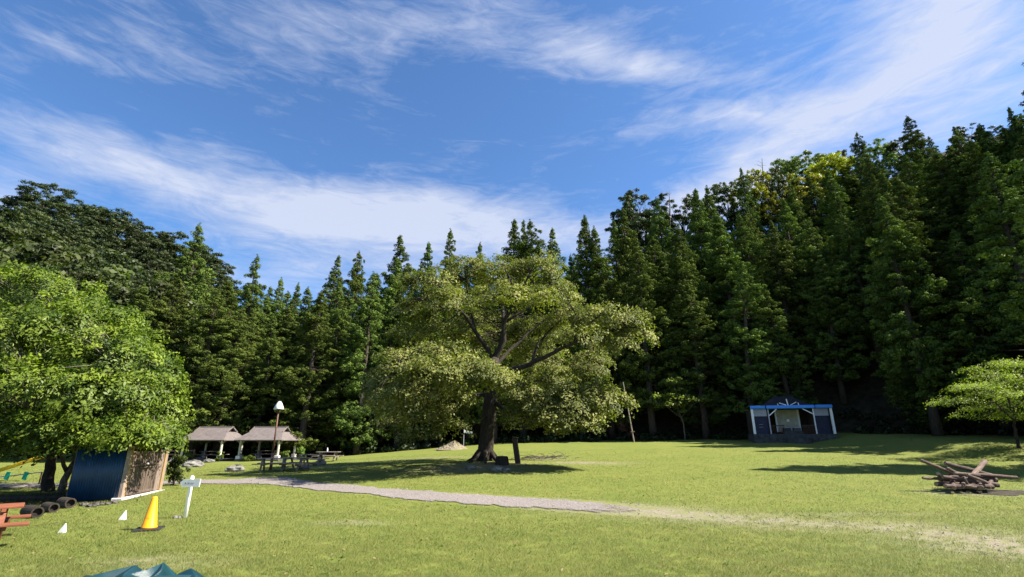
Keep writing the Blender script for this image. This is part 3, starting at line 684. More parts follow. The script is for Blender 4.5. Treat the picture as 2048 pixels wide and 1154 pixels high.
# bare snags on the ridge
for px, pt, pb, Y, lab in [(1524, 316, 352, 85, 'bare grey snag sticking up from the right ridge'), (1338, 382, 412, 82, 'thin dead pole-like snag beside the spire cedar')]:
    a, b = P(px, pt, Y), P(px + 2, pb + 40, Y); mb = MB(); mb.tube([b, (a + b) / 2 + Vector((.1, 0, 0)), a], [.16, .10, .03], 6)
    for q in range(7):
        p0 = b.lerp(a, rng.uniform(.45, .92)); mb.tube([p0, p0 + Vector((rng.uniform(-1.3, 1.3), rng.uniform(-.5, .5), rng.uniform(.1, .7)))], [.035, .012], 4)
    t = thing('dead_tree', b, lab, 'dead tree'); o = mb.build('trunk', M['bark_pale'], t); o.matrix_parent_inverse = Matrix.Translation(-b)

def limb_mesh(lines, n=8):
    mb = MB()
    for pts, r0, r1 in lines:
        pts = [Vector(p) for p in pts]; k = len(pts)
        fine = []
        for i in range(k - 1):
            for q in range(3): fine.append(pts[i].lerp(pts[i + 1], q / 3) + Vector((rng.normal(), rng.normal(), rng.normal())) * .035 * (i + q > 0))
        fine.append(pts[-1]); kk = len(fine)
        mb.tube(fine, [r0 + (r1 - r0) * (i / (kk - 1)) ** .8 for i in range(kk)], n)
    return mb
def spray_crown(name, lobes, density, per, leaf, material, limbs, aspect=.5, sr=(.45, .85), upw=.9, droop=.35, gap=.0, twig_r=.022, low=-.55, ragged=1.03):
    """lobes: (centre, (rx,ry,rz), factor). Leaves grow in flat drooping sprays over each lobe, twigs run from the nearest limb point."""
    C, N, Sz, T, Cu = [], [], [], [], []; tw = MB()
    lp = np.array([tuple(p) for p in limbs])
    for c, r, fac in lobes:
        c = np.array(c); r = np.array(r); area = 4 * math.pi * ((r[0] * r[1]) ** 1.6 + (r[0] * r[2]) ** 1.6 + (r[1] * r[2]) ** 1.6) ** (1 / 1.6) / 3 ** (1 / 1.6)
        k = max(4, int(area * density * fac))
        d = rng.normal(size=(k * 3, 3)); d[:, 2] += .25; d = unit(d); d = d[d[:, 2] > low][:k]; k = len(d)
        ctr = c + d * r * rng.uniform(.5, ragged, (k, 1)); nrm = unit(d / r * r.min() + np.array([0, 0, upw]))
        srr = rng.uniform(*sr, k); tone = np.clip(.5 + .25 * rng.normal(size=k), 0, 1)
        tdir = d * np.array([1, 1, 0]) + 1e-4
        p2 = unit(rng.normal(size=(k, per, 3))); p2 -= (p2 * nrm[:, None]).sum(-1, keepdims=True) * nrm[:, None]; p2 = unit(p2)
        rad = np.sqrt(rng.uniform(0, 1, (k, per, 1))) * srr[:, None, None]
        pos = ctr[:, None] + p2 * rad + nrm[:, None] * rng.normal(size=(k, per, 1)) * .09
        pos[..., 2] -= droop * rad[..., 0] ** 2 / srr[:, None]
        nn = nrm[:, None] + p2 * rad / srr[:, None, None] * .6 + rng.normal(size=(k, per, 3)) * .5
        C.append(pos.reshape(-1, 3)); N.append(nn.reshape(-1, 3)); Sz.append(leaf * rng.uniform(.65, 1.35, k * per))
        T.append(np.clip(tone[:, None] + rng.normal(size=(k, per)) * .13, 0, 1).ravel())
        Cu.append((nrm[:, None] * .9 + unit(nn) * .7).reshape(-1, 3))
        for q in range(0, k, 3):
            a = lp[np.argmin(((lp - ctr[q]) ** 2).sum(1))]; b_ = ctr[q]; mid = (a + b_) / 2 + np.array([0, 0, .12]) * np.linalg.norm(b_ - a)
            tw.tube([a, mid, b_], [twig_r * 1.5, twig_r, twig_r * .35], 4, cap=False)
    C = np.concatenate(C); me = leaf_mesh(name, C, np.concatenate(N), np.concatenate(Sz), aspect, np.concatenate(T), np.concatenate(Cu), material)
    return me, tw
def subdiv(pts, n=6):
    pts = [Vector(p) for p in pts]; return [pts[i].lerp(pts[i + 1], q / n) for i in range(len(pts) - 1) for q in range(n)] + [pts[-1]]

def big_tree():
    base = G(TX, TY); t = thing('spreading_tree', base, 'large spreading yellow-green tree with dark thick trunk standing alone mid-field', 'tree')
    def Q(px, py, dy=0): return P(px, py, TY + dy) - base
    mb = MB(); pts = [Q(969, 926, 0) - Vector((0, 0, .3)), Q(970, 915), Q(973, 880), Q(978, 830), Q(983, 780), Q(985, 735), Q(988, 715)]
    mb.tube(pts, [.60, .48, .43, .41, .40, .38, .33], 14, jit=.07)
    for a in range(7):
        an = a * .9 + .3; mb.tube([(math.cos(an) * .35, math.sin(an) * .35, .5), (math.cos(an) * .75, math.sin(an) * .75, .06), (math.cos(an) * 1.25, math.sin(an) * 1.25, -.12)], [.16, .11, .04], 7)
    mb.build('trunk', M['bark_dark'], t, smooth=True)
    J = Q(986, 728)
    LIMBS = [
     [([J, Q(1005, 680, -.3), Q(1010, 640, -.5), Q(1035, 595, -1), Q(1060, 545, -1.2)], .24, .05), ([Q(1008, 650, -.4), Q(1003, 600, .6), Q(1000, 545, 1.2)], .13, .04), ([Q(1035, 595, -1), Q(1020, 560, -1.8), Q(1010, 530, -2)], .08, .03), ([Q(1010, 645, -.4), Q(1060, 610, -.2), Q(1100, 570, .3)], .1, .03)],
     [([J, Q(968, 685, -.6), Q(940, 645, -1.2), Q(912, 608, -1.8), Q(880, 575, -2.2)], .20, .04), ([Q(950, 660, -1), Q(940, 610, -.2), Q(930, 560, .4)], .1, .03), ([Q(925, 625, -1.5), Q(885, 615, -2.4), Q(850, 600, -3)], .07, .025)],
     [([Q(985, 745), Q(1040, 735, -1.2), Q(1090, 715, -2.2), Q(1140, 688, -3), Q(1190, 668, -3.2), Q(1250, 655, -3)], .21, .04), ([Q(1065, 726, -1.6), Q(1075, 690, -1), Q(1105, 655, -.4), Q(1150, 620, 0)], .12, .03), ([Q(1140, 688, -3), Q(1185, 640, -2.6), Q(1225, 610, -2)], .08, .03)],
     [([Q(984, 740), Q(1020, 700, .8), Q(1075, 650, 1.6), Q(1120, 615, 2.2)], .15, .03)],
     [([Q(980, 765), Q(945, 735, -1.4), Q(900, 715, -2.8), Q(850, 712, -4), Q(800, 725, -4.6)], .18, .035), ([Q(920, 722, -2.2), Q(890, 745, -3.6), Q(850, 775, -4.6)], .09, .03)],
     [([Q(981, 790), Q(940, 790, 1.4), Q(880, 780, 2.4), Q(800, 770, 3), Q(750, 770, 3.2)], .15, .03)],
     [([Q(982, 800), Q(1030, 835, -1.2), Q(1085, 838, -2), Q(1140, 815, -2.6), Q(1200, 795, -2.8)], .15, .03), ([Q(1085, 838, -2), Q(1120, 840, -3), Q(1160, 842, -3.4)], .06, .02)],
     [([Q(986, 770), Q(1060, 770, 2), Q(1140, 750, 3.2), Q(1190, 730, 3.5)], .14, .03)],
     [([Q(984, 760), Q(985, 745, -1.8), Q(975, 735, -3.6), Q(955, 740, -5)], .12, .03)],
     [([Q(986, 735), Q(1000, 690, 2.4), Q(1010, 640, 4), Q(1010, 600, 5)], .14, .03)]]
    allp = []
    for lines in LIMBS:
        limb_mesh(lines).build('limb', M['bark_dark'], t, smooth=True)
        for pts, a, b in lines: allp += subdiv(pts)[3:]
    px = 1 / F * 28.5
    def lobe(pxx, py, dy, rx, rz, ry=None, k=1.0): return (tuple(Q(pxx, py, dy)), (rx * px, ry or rx * px * .9, rz * px), k)
    lobes = [lobe(1000, 548, 0, 80, 42), lobe(1078, 543, -.6, 62, 42), lobe(930, 546, .4, 72, 40), lobe(860, 572, -1.8, 68, 36), lobe(900, 605, -3.2, 62, 30, k=.8), lobe(835, 625, -1.6, 55, 28), lobe(1010, 590, -3.6, 60, 26, k=.7), lobe(1085, 600, -3, 55, 26, k=.7),
             lobe(1110, 590, 2.5, 65, 38), lobe(1000, 585, 4, 80, 45), lobe(900, 600, 4, 75, 42), lobe(960, 650, 4.5, 90, 40), lobe(1070, 660, 4.5, 85, 40),
             lobe(1140, 640, -1, 70, 34), lobe(1195, 640, -2.6, 68, 36), lobe(1245, 645, -3.0, 52, 36), lobe(1272, 672, -3, 36, 36), lobe(1160, 670, -4, 50, 24, k=.7), lobe(1235, 690, -3, 40, 24),
             lobe(885, 715, -4.2, 85, 30), lobe(940, 745, -5.0, 72, 34), lobe(985, 760, -4.5, 55, 30, k=.8), lobe(820, 730, -4.4, 65, 36), lobe(860, 780, -5, 75, 42), lobe(790, 775, -3.6, 55, 45), lobe(755, 765, 2.8, 42, 34), lobe(740, 785, 2, 26, 30),
             lobe(845, 835, -3, 50, 34, k=.9), lobe(890, 810, -1, 60, 40, k=.8), lobe(830, 800, 3.2, 70, 48), lobe(900, 850, -2.4, 36, 24, k=.7),
             lobe(1090, 760, 1.5, 70, 36), lobe(1160, 745, 3.2, 58, 40), lobe(1080, 720, 3, 60, 34), lobe(1190, 710, 3.4, 36, 46),
             lobe(1075, 810, -2.6, 70, 34), lobe(1135, 805, -3, 72, 40), lobe(1195, 800, -2.8, 58, 38), lobe(1235, 802, -2.8, 28, 20), lobe(1120, 838, -3.2, 70, 22), lobe(1050, 830, -2.2, 45, 26, k=.8), lobe(1180, 835, -2, 40, 24), lobe(1040, 780, -3.8, 45, 24, k=.7), lobe(800, 800, -6, 50, 36, k=.8), lobe(860, 740, -6.8, 60, 26, k=.8), lobe(770, 810, .5, 50, 36, k=.8), lobe(900, 662, 1.5, 95, 26, k=.6), lobe(815, 672, 1.5, 50, 28, k=.7), lobe(1185, 735, 2.5, 52, 40), lobe(1150, 850, -2.5, 60, 18, k=.8), lobe(845, 868, -2, 44, 18, k=.8), lobe(790, 850, -1, 34, 24, k=.7), lobe(1010, 690, 5, 95, 40, k=.8), lobe(920, 690, 5, 70, 36, k=.8), lobe(1085, 700, 5, 70, 36, k=.8)]
    me, tw = spray_crown('spreading_crown', lobes, 1.65, 66, .15, M['cherry'], allp, aspect=.5, sr=(.28, .66), low=-.5)
    link('crown', me, t); tw.build('twigs', M['bark_dark'], t, kind='stuff')
big_tree()

def round_evergreen():
    base = G(-17.9, 21.0); t = thing('round_evergreen_tree', base, 'big rounded glossy green tree at left overhanging the wooden shed', 'tree')
    def Q(px, py, dy=0): return P(px, py, 21 + dy) - base
    limbs = []; L1 = [
      [([Q(92, 992), Q(96, 950), Q(104, 915), Q(100, 860), Q(105, 790), Q(120, 700)], .24, .07), ([Q(103, 910), Q(60, 880, .5), Q(10, 840, 1)], .12, .04), ([Q(102, 850), Q(170, 780, 1), Q(210, 700, 1.4)], .1, .03)],
      [([Q(116, 998, -.5), Q(126, 960, -.5), Q(150, 925, -.6), Q(190, 890, -.8), Q(240, 870, -.8), Q(300, 850, -.6)], .15, .04), ([Q(150, 925, -.6), Q(165, 880, -1.2), Q(200, 820, -1.6), Q(250, 760, -1.6)], .1, .03), ([Q(135, 945, -.5), Q(120, 890, -1.6), Q(80, 830, -2.6)], .08, .03)]]
    for i, lines in enumerate(L1):
        limb_mesh(lines, 9).build('trunk' if i == 0 else 'limb', M['bark_pale'] if i else M['bark_dark'], t, smooth=True)
        for pts, a, b in lines: limbs += subdiv(pts)[6:]
    px = 1 / F * 19.8
    def lobe(pxx, py, dy, rx, rz, k=1.0): return (tuple(Q(pxx, py, dy)), (rx * px, rx * px * .95, rz * px), k)
    lobes = [lobe(80, 590, 0, 120, 60), lobe(-40, 620, 0, 130, 80), lobe(175, 640, -.2, 95, 55), lobe(120, 660, -2, 110, 60), lobe(20, 690, -2.6, 110, 60), lobe(235, 690, -.4, 80, 55), lobe(200, 720, -2.2, 90, 55), lobe(285, 735, -.6, 62, 55),
             lobe(310, 790, -.6, 48, 55), lobe(255, 785, -2.2, 70, 50), lobe(160, 790, -3, 90, 50), lobe(60, 775, -3.4, 95, 50), lobe(-40, 780, -2.6, 100, 60), lobe(305, 845, -.6, 48, 38), lobe(240, 840, -2, 62, 36), lobe(165, 850, -2.8, 62, 34), lobe(90, 850, -3, 70, 36), lobe(10, 850, -2.4, 80, 40), lobe(-60, 870, -1.5, 80, 45),
             lobe(140, 700, 3, 150, 90), lobe(20, 800, 2.5, 130, 75), lobe(230, 800, 2.2, 95, 70), lobe(350, 765, 0, 18, 26, .7), lobe(200, 870, -.5, 60, 18, .8), lobe(300, 872, -.8, 42, 16, .9), lobe(60, 885, 1, 60, 22, .7), lobe(20, 895, -2.4, 55, 22, .8), lobe(190, 872, -2.9, 60, 20, 1), lobe(265, 868, -2.6, 60, 22, 1), lobe(325, 862, -1.2, 40, 26, 1), lobe(120, 885, -2.4, 55, 18, 1), lobe(195, 884, -3.4, 50, 14, 1.2), lobe(250, 878, -3.2, 45, 14, 1.2), lobe(305, 874, -2.4, 45, 16, 1.2), lobe(345, 868, -.8, 24, 20, 1), lobe(225, 855, -3.2, 70, 22, 1), lobe(335, 820, -.4, 34, 40, 1), lobe(330, 760, 0, 34, 40, 1)]
    me, tw = spray_crown('evergreen_crown', lobes, 2.5, 62, .14, M['evergreen'], limbs, aspect=.45, sr=(.18, .55), ragged=1.16, upw=.45, droop=.25, twig_r=.014, low=-.6)
    link('crown', me, t); tw.build('twigs', M['bark_pale'], t, kind='stuff')
round_evergreen()

def small_tree(name, px, py, Y, lab, lobes_px, lines, leafm, leaf=.16, density=1.2, per=36, bark='bark_dark', r0=.09, sr=(.35, .6), upw=1.6, droop=.15):
    b = P(px, py, Y); b.z = h(b.x, b.y); t = thing(name, b, lab, 'tree')
    def Q(a, c, dy=0): return P(a, c, Y + dy) - b
    limbs = []; LL = []
    for pts, ra, rb in lines:
        p = [Q(*q) for q in pts]; LL.append((p, ra, rb)); limbs += subdiv(p)[2:]
    LL[0] = ([Vector((LL[0][0][0].x, 0, -.15))] + LL[0][0], LL[0][1], LL[0][2])
    limb_mesh(LL, 7).build('trunk', M[bark], t, smooth=True)
    k = Y / 1.0 / F
    me, tw = spray_crown(name + '_crown', [(tuple(Q(a, c, dy)), (rx * k, rx * k * .8, rz * k), f) for a, c, dy, rx, rz, f in lobes_px], density, per, leaf, leafm, limbs, aspect=.45, sr=sr, upw=upw, droop=droop, twig_r=.012, low=-.3)
    link('crown', me, t); tw.build('twigs', M[bark], t, kind='stuff'); return t
small_tree('small_sunlit_tree', 2036, 887, 32, 'small tree with flat sunlit pale green tiers at the right edge',
    [(1945, 738, 0, 22, 5, .9), (1985, 752, 0, 46, 9, .9), (2050, 730, .8, 52, 9, 1), (1950, 774, -1.2, 56, 8, .9), (2032, 764, .4, 60, 10, .8), (1908, 800, -.5, 42, 6, .8), (1990, 790, -1.4, 58, 9, .7), (2085, 772, -.5, 46, 16, 1), (1965, 815, .7, 50, 8, .6), (2050, 805, .8, 70, 12, .7), (1882, 806, -.3, 16, 3, .7), (2000, 832, .6, 52, 9, .5), (2085, 832, 0, 60, 14, .8), (1935, 828, .9, 30, 5, .4), (2010, 722, -.4, 30, 4, .7)],
    [([(2036, 890), (2030, 860), (2026, 830), (2020, 800), (2010, 770)], .12, .04), ([(2028, 840), (1990, 805, -.5), (1930, 800, -.6), (1890, 805, -.4)], .06, .015), ([(2024, 820), (2060, 780), (2090, 760)], .06, .02), ([(2015, 790), (1980, 765), (1950, 750)], .04, .015)], M['maple'], .12, 2.7, 40, sr=(.25, .85), upw=1.7, droop=.3)
small_tree('sparse_tree', 1372, 880, 55, 'small sparse tree with scattered pale lit leaves before the dark forest, right of the pole',
    [(1350, 765, 0, 34, 6, .9), (1330, 795, 0, 42, 8, .9), (1365, 800, -.5, 40, 8, .9), (1345, 812, -.5, 36, 8, .9), (1372, 826, -.4, 14, 6, .8), (1405, 798, .5, 26, 7, .5), (1300, 806, .5, 20, 6, .4)],
    [([(1372, 884), (1368, 850), (1358, 825), (1350, 795), (1348, 765)], .10, .03), ([(1362, 835), (1330, 810), (1300, 805)], .05, .015), ([(1362, 838), (1385, 810), (1410, 798)], .05, .015)], M['maple'], .26, 1.0, 20, 'bark_pale', sr=(.3, .6))
small_tree('rusty_shrub', 1262, 884, 57, 'rusty reddish-leaved shrub in the shade beside the leaning pole',
    [(1250, 855, 0, 14, 12, 1), (1262, 868, 0, 14, 9, 1), (1240, 848, 0, 8, 6, 1)], [([(1262, 886), (1258, 870), (1248, 850)], .05, .015)], M['red_leaf'], .16, 1.8, 24, sr=(.2, .4), upw=.5)

# undergrowth along the foot of the forest
def undergrowth():
    cs, rs, tb = [], [], []
    for q in range(760):
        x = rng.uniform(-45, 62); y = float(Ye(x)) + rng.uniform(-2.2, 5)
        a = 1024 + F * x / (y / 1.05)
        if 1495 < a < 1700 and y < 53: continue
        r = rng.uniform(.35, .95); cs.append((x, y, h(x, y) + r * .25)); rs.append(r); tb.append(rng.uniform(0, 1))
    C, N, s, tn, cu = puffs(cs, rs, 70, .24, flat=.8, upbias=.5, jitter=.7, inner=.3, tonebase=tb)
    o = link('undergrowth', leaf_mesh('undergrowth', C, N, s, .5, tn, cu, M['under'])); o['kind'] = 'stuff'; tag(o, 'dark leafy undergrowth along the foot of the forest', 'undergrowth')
undergrowth()

# ------------------------------------------------------------------ shed
def shed():
    a = G(-13.35, 18.1); b = Vector((-13.75, 20.95, 0)); ux = (Vector((b.x, b.y, 0)) - Vector((a.x, a.y, 0))); Lf = ux.length
    rz = math.atan2(ux.y, ux.x) + R(3)                       # local x runs along the door wall away from the camera, local -y faces the sun
    t = thing('garden_shed', a, 'small wooden shed with plank door and blue sheet side wall under the round evergreen', 'shed', rz=rz)
    W, D, Hh = Lf, 1.5, 1.74
    MB().box((W / 2, .02, .035), (W + .25, .34, .09), bev=.015).build('sill', M['concrete_pale'], t)
    for x, wd in ((.05, .13), (W - .05, .13)):
        MB().box((x, 0, Hh / 2 + .04), (wd, .12, Hh), bev=.012).build('corner_post', M['wood_pale'], t)
    for x in (.16, W - .14):
        MB().box((x, -.02, Hh / 2 + .04), (.07, .07, Hh - .04), bev=.008).build('door_jamb', M['wood_warm'], t)
    MB().box((W / 2, .01, Hh - .02), (W - .3, .10, .12), bev=.01).build('lintel', M['wood_old'], t)
    # door of vertical planks, one narrow pale plank panel at the far end
    x = .22; n = 11; wd = (W * .76 - .22) / n
    d = MB().box((.22 + n * wd / 2, .045, .84), (n * wd, .02, 1.5)).build('door', M['wood_dark'], t)
    for i in range(n):
        MB().box((.22 + (i + .5) * wd, rnd.uniform(-.004, .006) + .01, .84 + rnd.uniform(-.01, .01)), (wd - .014, .03, 1.48 + rnd.uniform(-.02, .02)), bev=.005).build('plank', M['wood_old'], d)
    for z, x0, x1, th in ((1.10, .24, W * .74, .07), (1.00, W * .3, W * .66, .06), (.16, .24, W * .74, .09)):
        MB().box(((x0 + x1) / 2, -.03, z), (x1 - x0, .04, th), bev=.008).build('crossbar', M['wood_old'], d)
    MB().box((W * .48, -.055, 1.12), (.16, .03, .05), bev=.006).build('latch', M['shade'], d)
    k = 4; w2 = (W - .2 - W * .79) / k
    for i in range(k):
        MB().box((W * .79 + (i + .5) * w2, rnd.uniform(0, .01), .86), (w2 - .01, .03, 1.5), bev=.005).build('plank', M['wood_pale'], t)
    MB().box((W * .77, -.015, .85), (.06, .05, 1.55), bev=.008).build('door_post', M['wood_old'], t)
    # blue corrugated side (faces the camera), plain back and far side, roof
    mb = MB(); m_ = 90; vs = []
    for i in range(m_):
        y = .07 + D * i / (m_ - 1)
        for z in (0.02, 1.76 - .1 * i / m_): vs.append((-.02 - .008 * math.sin(i * 1.35) , y, z))
    mb.add(vs, [(2 * i, 2 * i + 1, 2 * i + 3, 2 * i + 2) for i in range(m_ - 1)])
    o = mb.build('side_wall', M['blue_sheet'], t, smooth=True); s_ = o.modifiers.new('thick', 'SOLIDIFY'); s_.thickness = .02
    MB().box((W / 2, D + .08, .85), (W, .05, 1.66)).build('back_wall', M['wood_old'], t)
    MB().box((W + .03, D / 2 + .05, .85), (.05, D - .1, 1.66)).build('far_wall', M['wood_old'], t)
    r = MB(); r.box((W / 2, D / 2, 1.82), (W + .5, D + .5, .06), Matrix.Rotation(-R(3), 3, 'X'), bev=.01); r.build('roof', M['roof_dark'], t)
shed()

# ------------------------------------------------------------------ open shelters
def slab(mb, poly, th, mi=0):
    p = [Vector(q) for q in poly]; n = len(p); lo = [q - Vector((0, 0, th)) for q in p]
    mb.add(p + lo, [tuple(range(n)), tuple(range(2 * n - 1, n - 1, -1))] + [(i, n + i, n + (i + 1) % n, (i + 1) % n) for i in range(n)], mi)
def shelter(x, y, label):
    base = G(x, y); t = thing('roofed_shelter', base, label, 'shelter', 'roofed shelters at the forest edge'); dz = -base.z
    W, D, z0, z1, xr = 4.5, 4.7, 2.02 + dz, 3.24 + dz, 1.6
    zg = z0 + (z1 - z0) * .62; yg = D / 2 * .38; rf = MB()
    for s in (-1, 1):
        slab(rf, [(-W / 2, s * D / 2, z0), (W / 2, s * D / 2, z0), (xr, s * yg, zg), (xr, 0, z1), (-xr, 0, z1), (-xr, s * yg, zg)], .07)
        slab(rf, [(s * W / 2, -D / 2, z0), (s * W / 2, D / 2, z0), (s * xr, yg, zg), (s * xr, -yg, zg)], .07)
    r = rf.build('roof', M['roof_pink'], t)
    for s in (-1, 1):
        MB().add([(s * (xr - .25), -yg, zg - .02), (s * (xr - .25), yg, zg - .02), (s * (xr - .25), 0, z1 - .05)], [(0, 1, 2)]) if False else None
        g = MB(); g.add([(s * (xr - .25), -yg, zg - .03), (s * (xr - .25), yg, zg - .03), (s * (xr - .25), 0, z1 - .08), (s * (xr - .21), -yg, zg - .03), (s * (xr - .21), yg, zg - .03), (s * (xr - .21), 0, z1 - .08)], [(0, 1, 2), (3, 5, 4), (0, 3, 4, 1), (1, 4, 5, 2), (2, 5, 3, 0)])
        g.build('gable', M['wood_dark'], r)
        for q in (-1, 1):
            MB().bar((s * (xr + .03), q * yg * 1.06, zg - .02), (s * (xr + .03), q * .02, z1 + .01), .06, .11).build('bargeboard', M['roof_pink'], r)
    MB().bar((-xr - .1, 0, z1 + .03), (xr + .1, 0, z1 + .03), .16, .08, bev=.02).build('ridge_cap', M['roof_pink'], r)
    for sx in (-1, 1):
        for sy in (-1, 1):
            px, py = sx * (W / 2 - .42), sy * (D / 2 - .5); zb = h(x + px, y + py) - base.z
            p = MB().tube([(px, py, zb + .3), (px, py, z0 - .02 + .12)], [.11, .10], 12).build('post', M['cream'], t, smooth=False)
            MB().box((px, py, zb + .22), (.42, .42, .56), bev=.03).build('footing', M['concrete_pale'], p)
            for k in (-1, 1): MB().bar((px, py, z0 - .35), (px + k * .45, py, z0 - .02), .07, .07).build('brace', M['wood_pale'], p)
        MB().bar((sx * (W / 2 - .42), -D / 2 + .3, z0 + .06), (sx * (W / 2 - .42), D / 2 - .3, z0 + .06), .12, .14).build('beam', M['wood_dark'], t)
    for sy in (-1, 1): MB().bar((-W / 2 + .2, sy * (D / 2 - .5), z0 - .06), (W / 2 - .2, sy * (D / 2 - .5), z0 - .06), .12, .14).build('beam', M['wood_dark'], t)
    MB().box((0, 0, .05), (W - .3, D - .5, .22), bev=.03).build('floor_slab', M['concrete'], t)
    return t
shelter(-29.55, 51.2, 'left one of the two pink-roofed open shelters, nearer the wooden shed')
shelter(-24.1, 51.2, 'right one of the two pink-roofed open shelters, behind the street lamp')

# ------------------------------------------------------------------ picnic tables
def picnic(name, loc, rz, label, m, group=None, L=1.8):
    t = thing(name, loc, label, 'table', group, rz)
    for i in range(4): MB().box((0, -.27 + i * .18, .70), (L, .168, .045), bev=.008).build('top_plank', m, t)
    for s in (-1, 1):
        for i in (0, 1): MB().box((0, s * (.60 + i * .16), .41), (L + .30, .15, .045), bev=.008).build('seat_plank', m, t)
        x = s * (L / 2 - .28)
        MB().box((x, 0, .65), (.07, .70, .055)).build('top_bearer', m, t)
        MB().box((x + .08, 0, .355), (.06, 1.5, .09)).build('seat_bearer', m, t)
        for q in (-1, 1): MB().bar((x, q * .22, .67), (x, q * .52, -.03), .10, .07, bev=.006).build('leg', m, t)
    return t
u_ = Vector((.74, .67, 0)); c_ = Vector((-10.2, 11.25, 0)) - u_ * .95
picnic('picnic_table', (c_.x, c_.y, h(c_.x, c_.y)), R(42), 'orange-red stained picnic table cut off by the left edge of the picture', M['table_red'])
PT = [(545, 942, .25, 'low grey picnic table at the foot of the rusty lamp post'), (590, 941, -.35, 'weathered picnic table in the middle of the row, just right of the lamp post'), (622, 931, .15, 'weathered picnic table between the middle one and the far one'), (655, 923, .05, 'farthest grey picnic table, with a white bottle standing on its top')]
tabs = []
for a, b, rz, lab in PT:
    g = GP(a, b); tabs.append(picnic('picnic_table', g, rz, lab, M['table_grey'], 'grey picnic tables near the lamp', 1.7))
g = tabs[-1].location
tag(MB().lathe([(.001, 0), (.05, 0), (.055, .02), (.055, .18), (.025, .25), (.022, .30), (.001, .305)], n=12).build('bottle', M['white'], loc=(g.x - .1, g.y, g.z + .724), smooth=True), 'white bottle standing on the farthest grey picnic table', 'bottle')

# ------------------------------------------------------------------ street lamp
def lamp():
    b = GP(541, 940); t = thing('street_lamp', b, 'rusty red lamp post with a white cone shade beside the grey picnic tables', 'street lamp')
    top = P(558, 818, b.y).z - b.z
    MB().tube([(0, 0, -.1), (0, 0, 1.0)], .085, 12).build('base_sleeve', M['rust'], t, smooth=True)
    MB().tube([(0, 0, 1.0), (0, 0, top)], [.052, .042], 12).build('pole', M['rust'], t, smooth=True)
    s = MB().lathe([(.30, top - .02), (.31, top), (.22, top + .22), (.13, top + .40), (.07, top + .46), (.02, top + .48)], n=24).build('lamp_shade', M['shade'], t, smooth=True)
    MB().lathe([(.02, top - .10), (.12, top - .08), (.15, top - .02), (.285, top - .015), (.02, top + .0)], n=20).build('lamp_bulb', M['shade_dark'], t, smooth=True)
lamp()

# ------------------------------------------------------------------ arrow sign, cones, small markers
def sign():
    b = GP(370, 1036); t = thing('arrow_sign', b, 'white arrow-shaped board on a white post pointing left', 'sign'); D = b.y
    zt = P(375, 954, D).z - b.z
    MB().tube([(0, 0, -.1), (.0, 0, zt - .10), (0, 0, zt), (0, 0, zt + .035)], [.052, .050, .048, .02], 14).build('post', M['white'], t, smooth=True)
    k = D / ray(970)[1] / F; hgt = 14 * k; x0, x1 = -19 * k, 21 * k; zc = zt - .055 - hgt / 2
    def prism(pts, y0, y1):
        mb = MB(); n = len(pts); mb.add([(p[0], y0, p[1]) for p in pts] + [(p[0], y1, p[1]) for p in pts], [tuple(range(n)), tuple(range(2 * n - 1, n - 1, -1))] + [(i, n + i, n + (i + 1) % n, (i + 1) % n) for i in range(n)]); return mb
    bd = prism([(x0, zc + .02), (x0 + .10, zc + hgt / 2), (x1, zc + hgt / 2 + .012), (x1 - .012, zc - hgt / 2), (x0 + .07, zc - hgt / 2)], -.085, -.055).build('arrow_board', M['white'], t)
    ik = MB()
    for cx, cz, sx, sz in [(-.105, .005, .022, .03), (-.10, -.012, .034, .006), (-.055, .004, .008, .02), (-.045, .012, .02, .006), (-.01, .006, .022, .028), (-.01, -.012, .028, .006), (.045, .008, .026, .006), (.075, .006, .022, .006), (.105, .004, .022, .006), (.13, .001, .016, .006), (.06, -.006, .018, .005), (.10, -.008, .026, .005)]:
        ik.box((cx, -.087, zc + cz), (sx, .003, sz))
    o = ik.build('lettering', M['ink'], bd); o['kind'] = 'stuff'
    for q in range(2):
        tag(MB().lathe([(.001, 0), (.06, .0), (.07, .04), (.03, .09), (.001, .1)], n=8).build('stone', M['rock'], loc=(b.x - .13 - q * .08, b.y - .03 - q * .05, h(b.x - .13, b.y) - .02), smooth=True, rot=(0, 0, q)), ('pale pebble nearest the foot of the arrow sign', 'outer pale pebble left of the arrow sign foot')[q], 'stone', 'pebbles at the sign foot')
sign()
def cone():
    b = GP(297, 1060); t = thing('traffic_cone', b, 'tall yellow-orange traffic cone on a black square base in the grass', 'traffic cone'); k = b.y / ray(1030)[1] / F
    Hc = P(305, 994, b.y).z - b.z
    MB().box((0, 0, .02), (46 * k, 46 * k, .045), bev=.015).build('base', M['rubber'], t, rot=(0, 0, .35))
    MB().lathe([(.165, .043), (.165, .07), (.15, .085), (.058, Hc - .02), (.05, Hc), (.03, Hc + .012), (.002, Hc + .012)], n=28).build('cone_body', M['cone'], t, smooth=True)
cone()
for px, py, lab in ((123, 1066, 'small white marker in the grass nearer the red picnic table'), (244, 1040, 'small white marker in the grass nearer the traffic cone')):
    b = GP(px, py); k = b.y / ray(py)[1] / F; Hm = 17 * k; wd = 5.6 * k
    mb = MB(); mb.add([(-wd, -wd * .6, 0), (wd, -wd * .6, 0), (wd, wd * .8, 0), (-wd, wd * .8, 0), (wd * .55, -wd * .1, Hm), (wd * .8, -wd * .1, Hm), (wd * .8, wd * .15, Hm), (wd * .55, wd * .15, Hm)], [(3, 2, 1, 0), (4, 5, 6, 7), (0, 1, 5, 4), (1, 2, 6, 5), (2, 3, 7, 6), (3, 0, 4, 7)])
    tag(mb.build('field_marker', M['glove'], loc=b), lab, 'marker', 'white field markers')

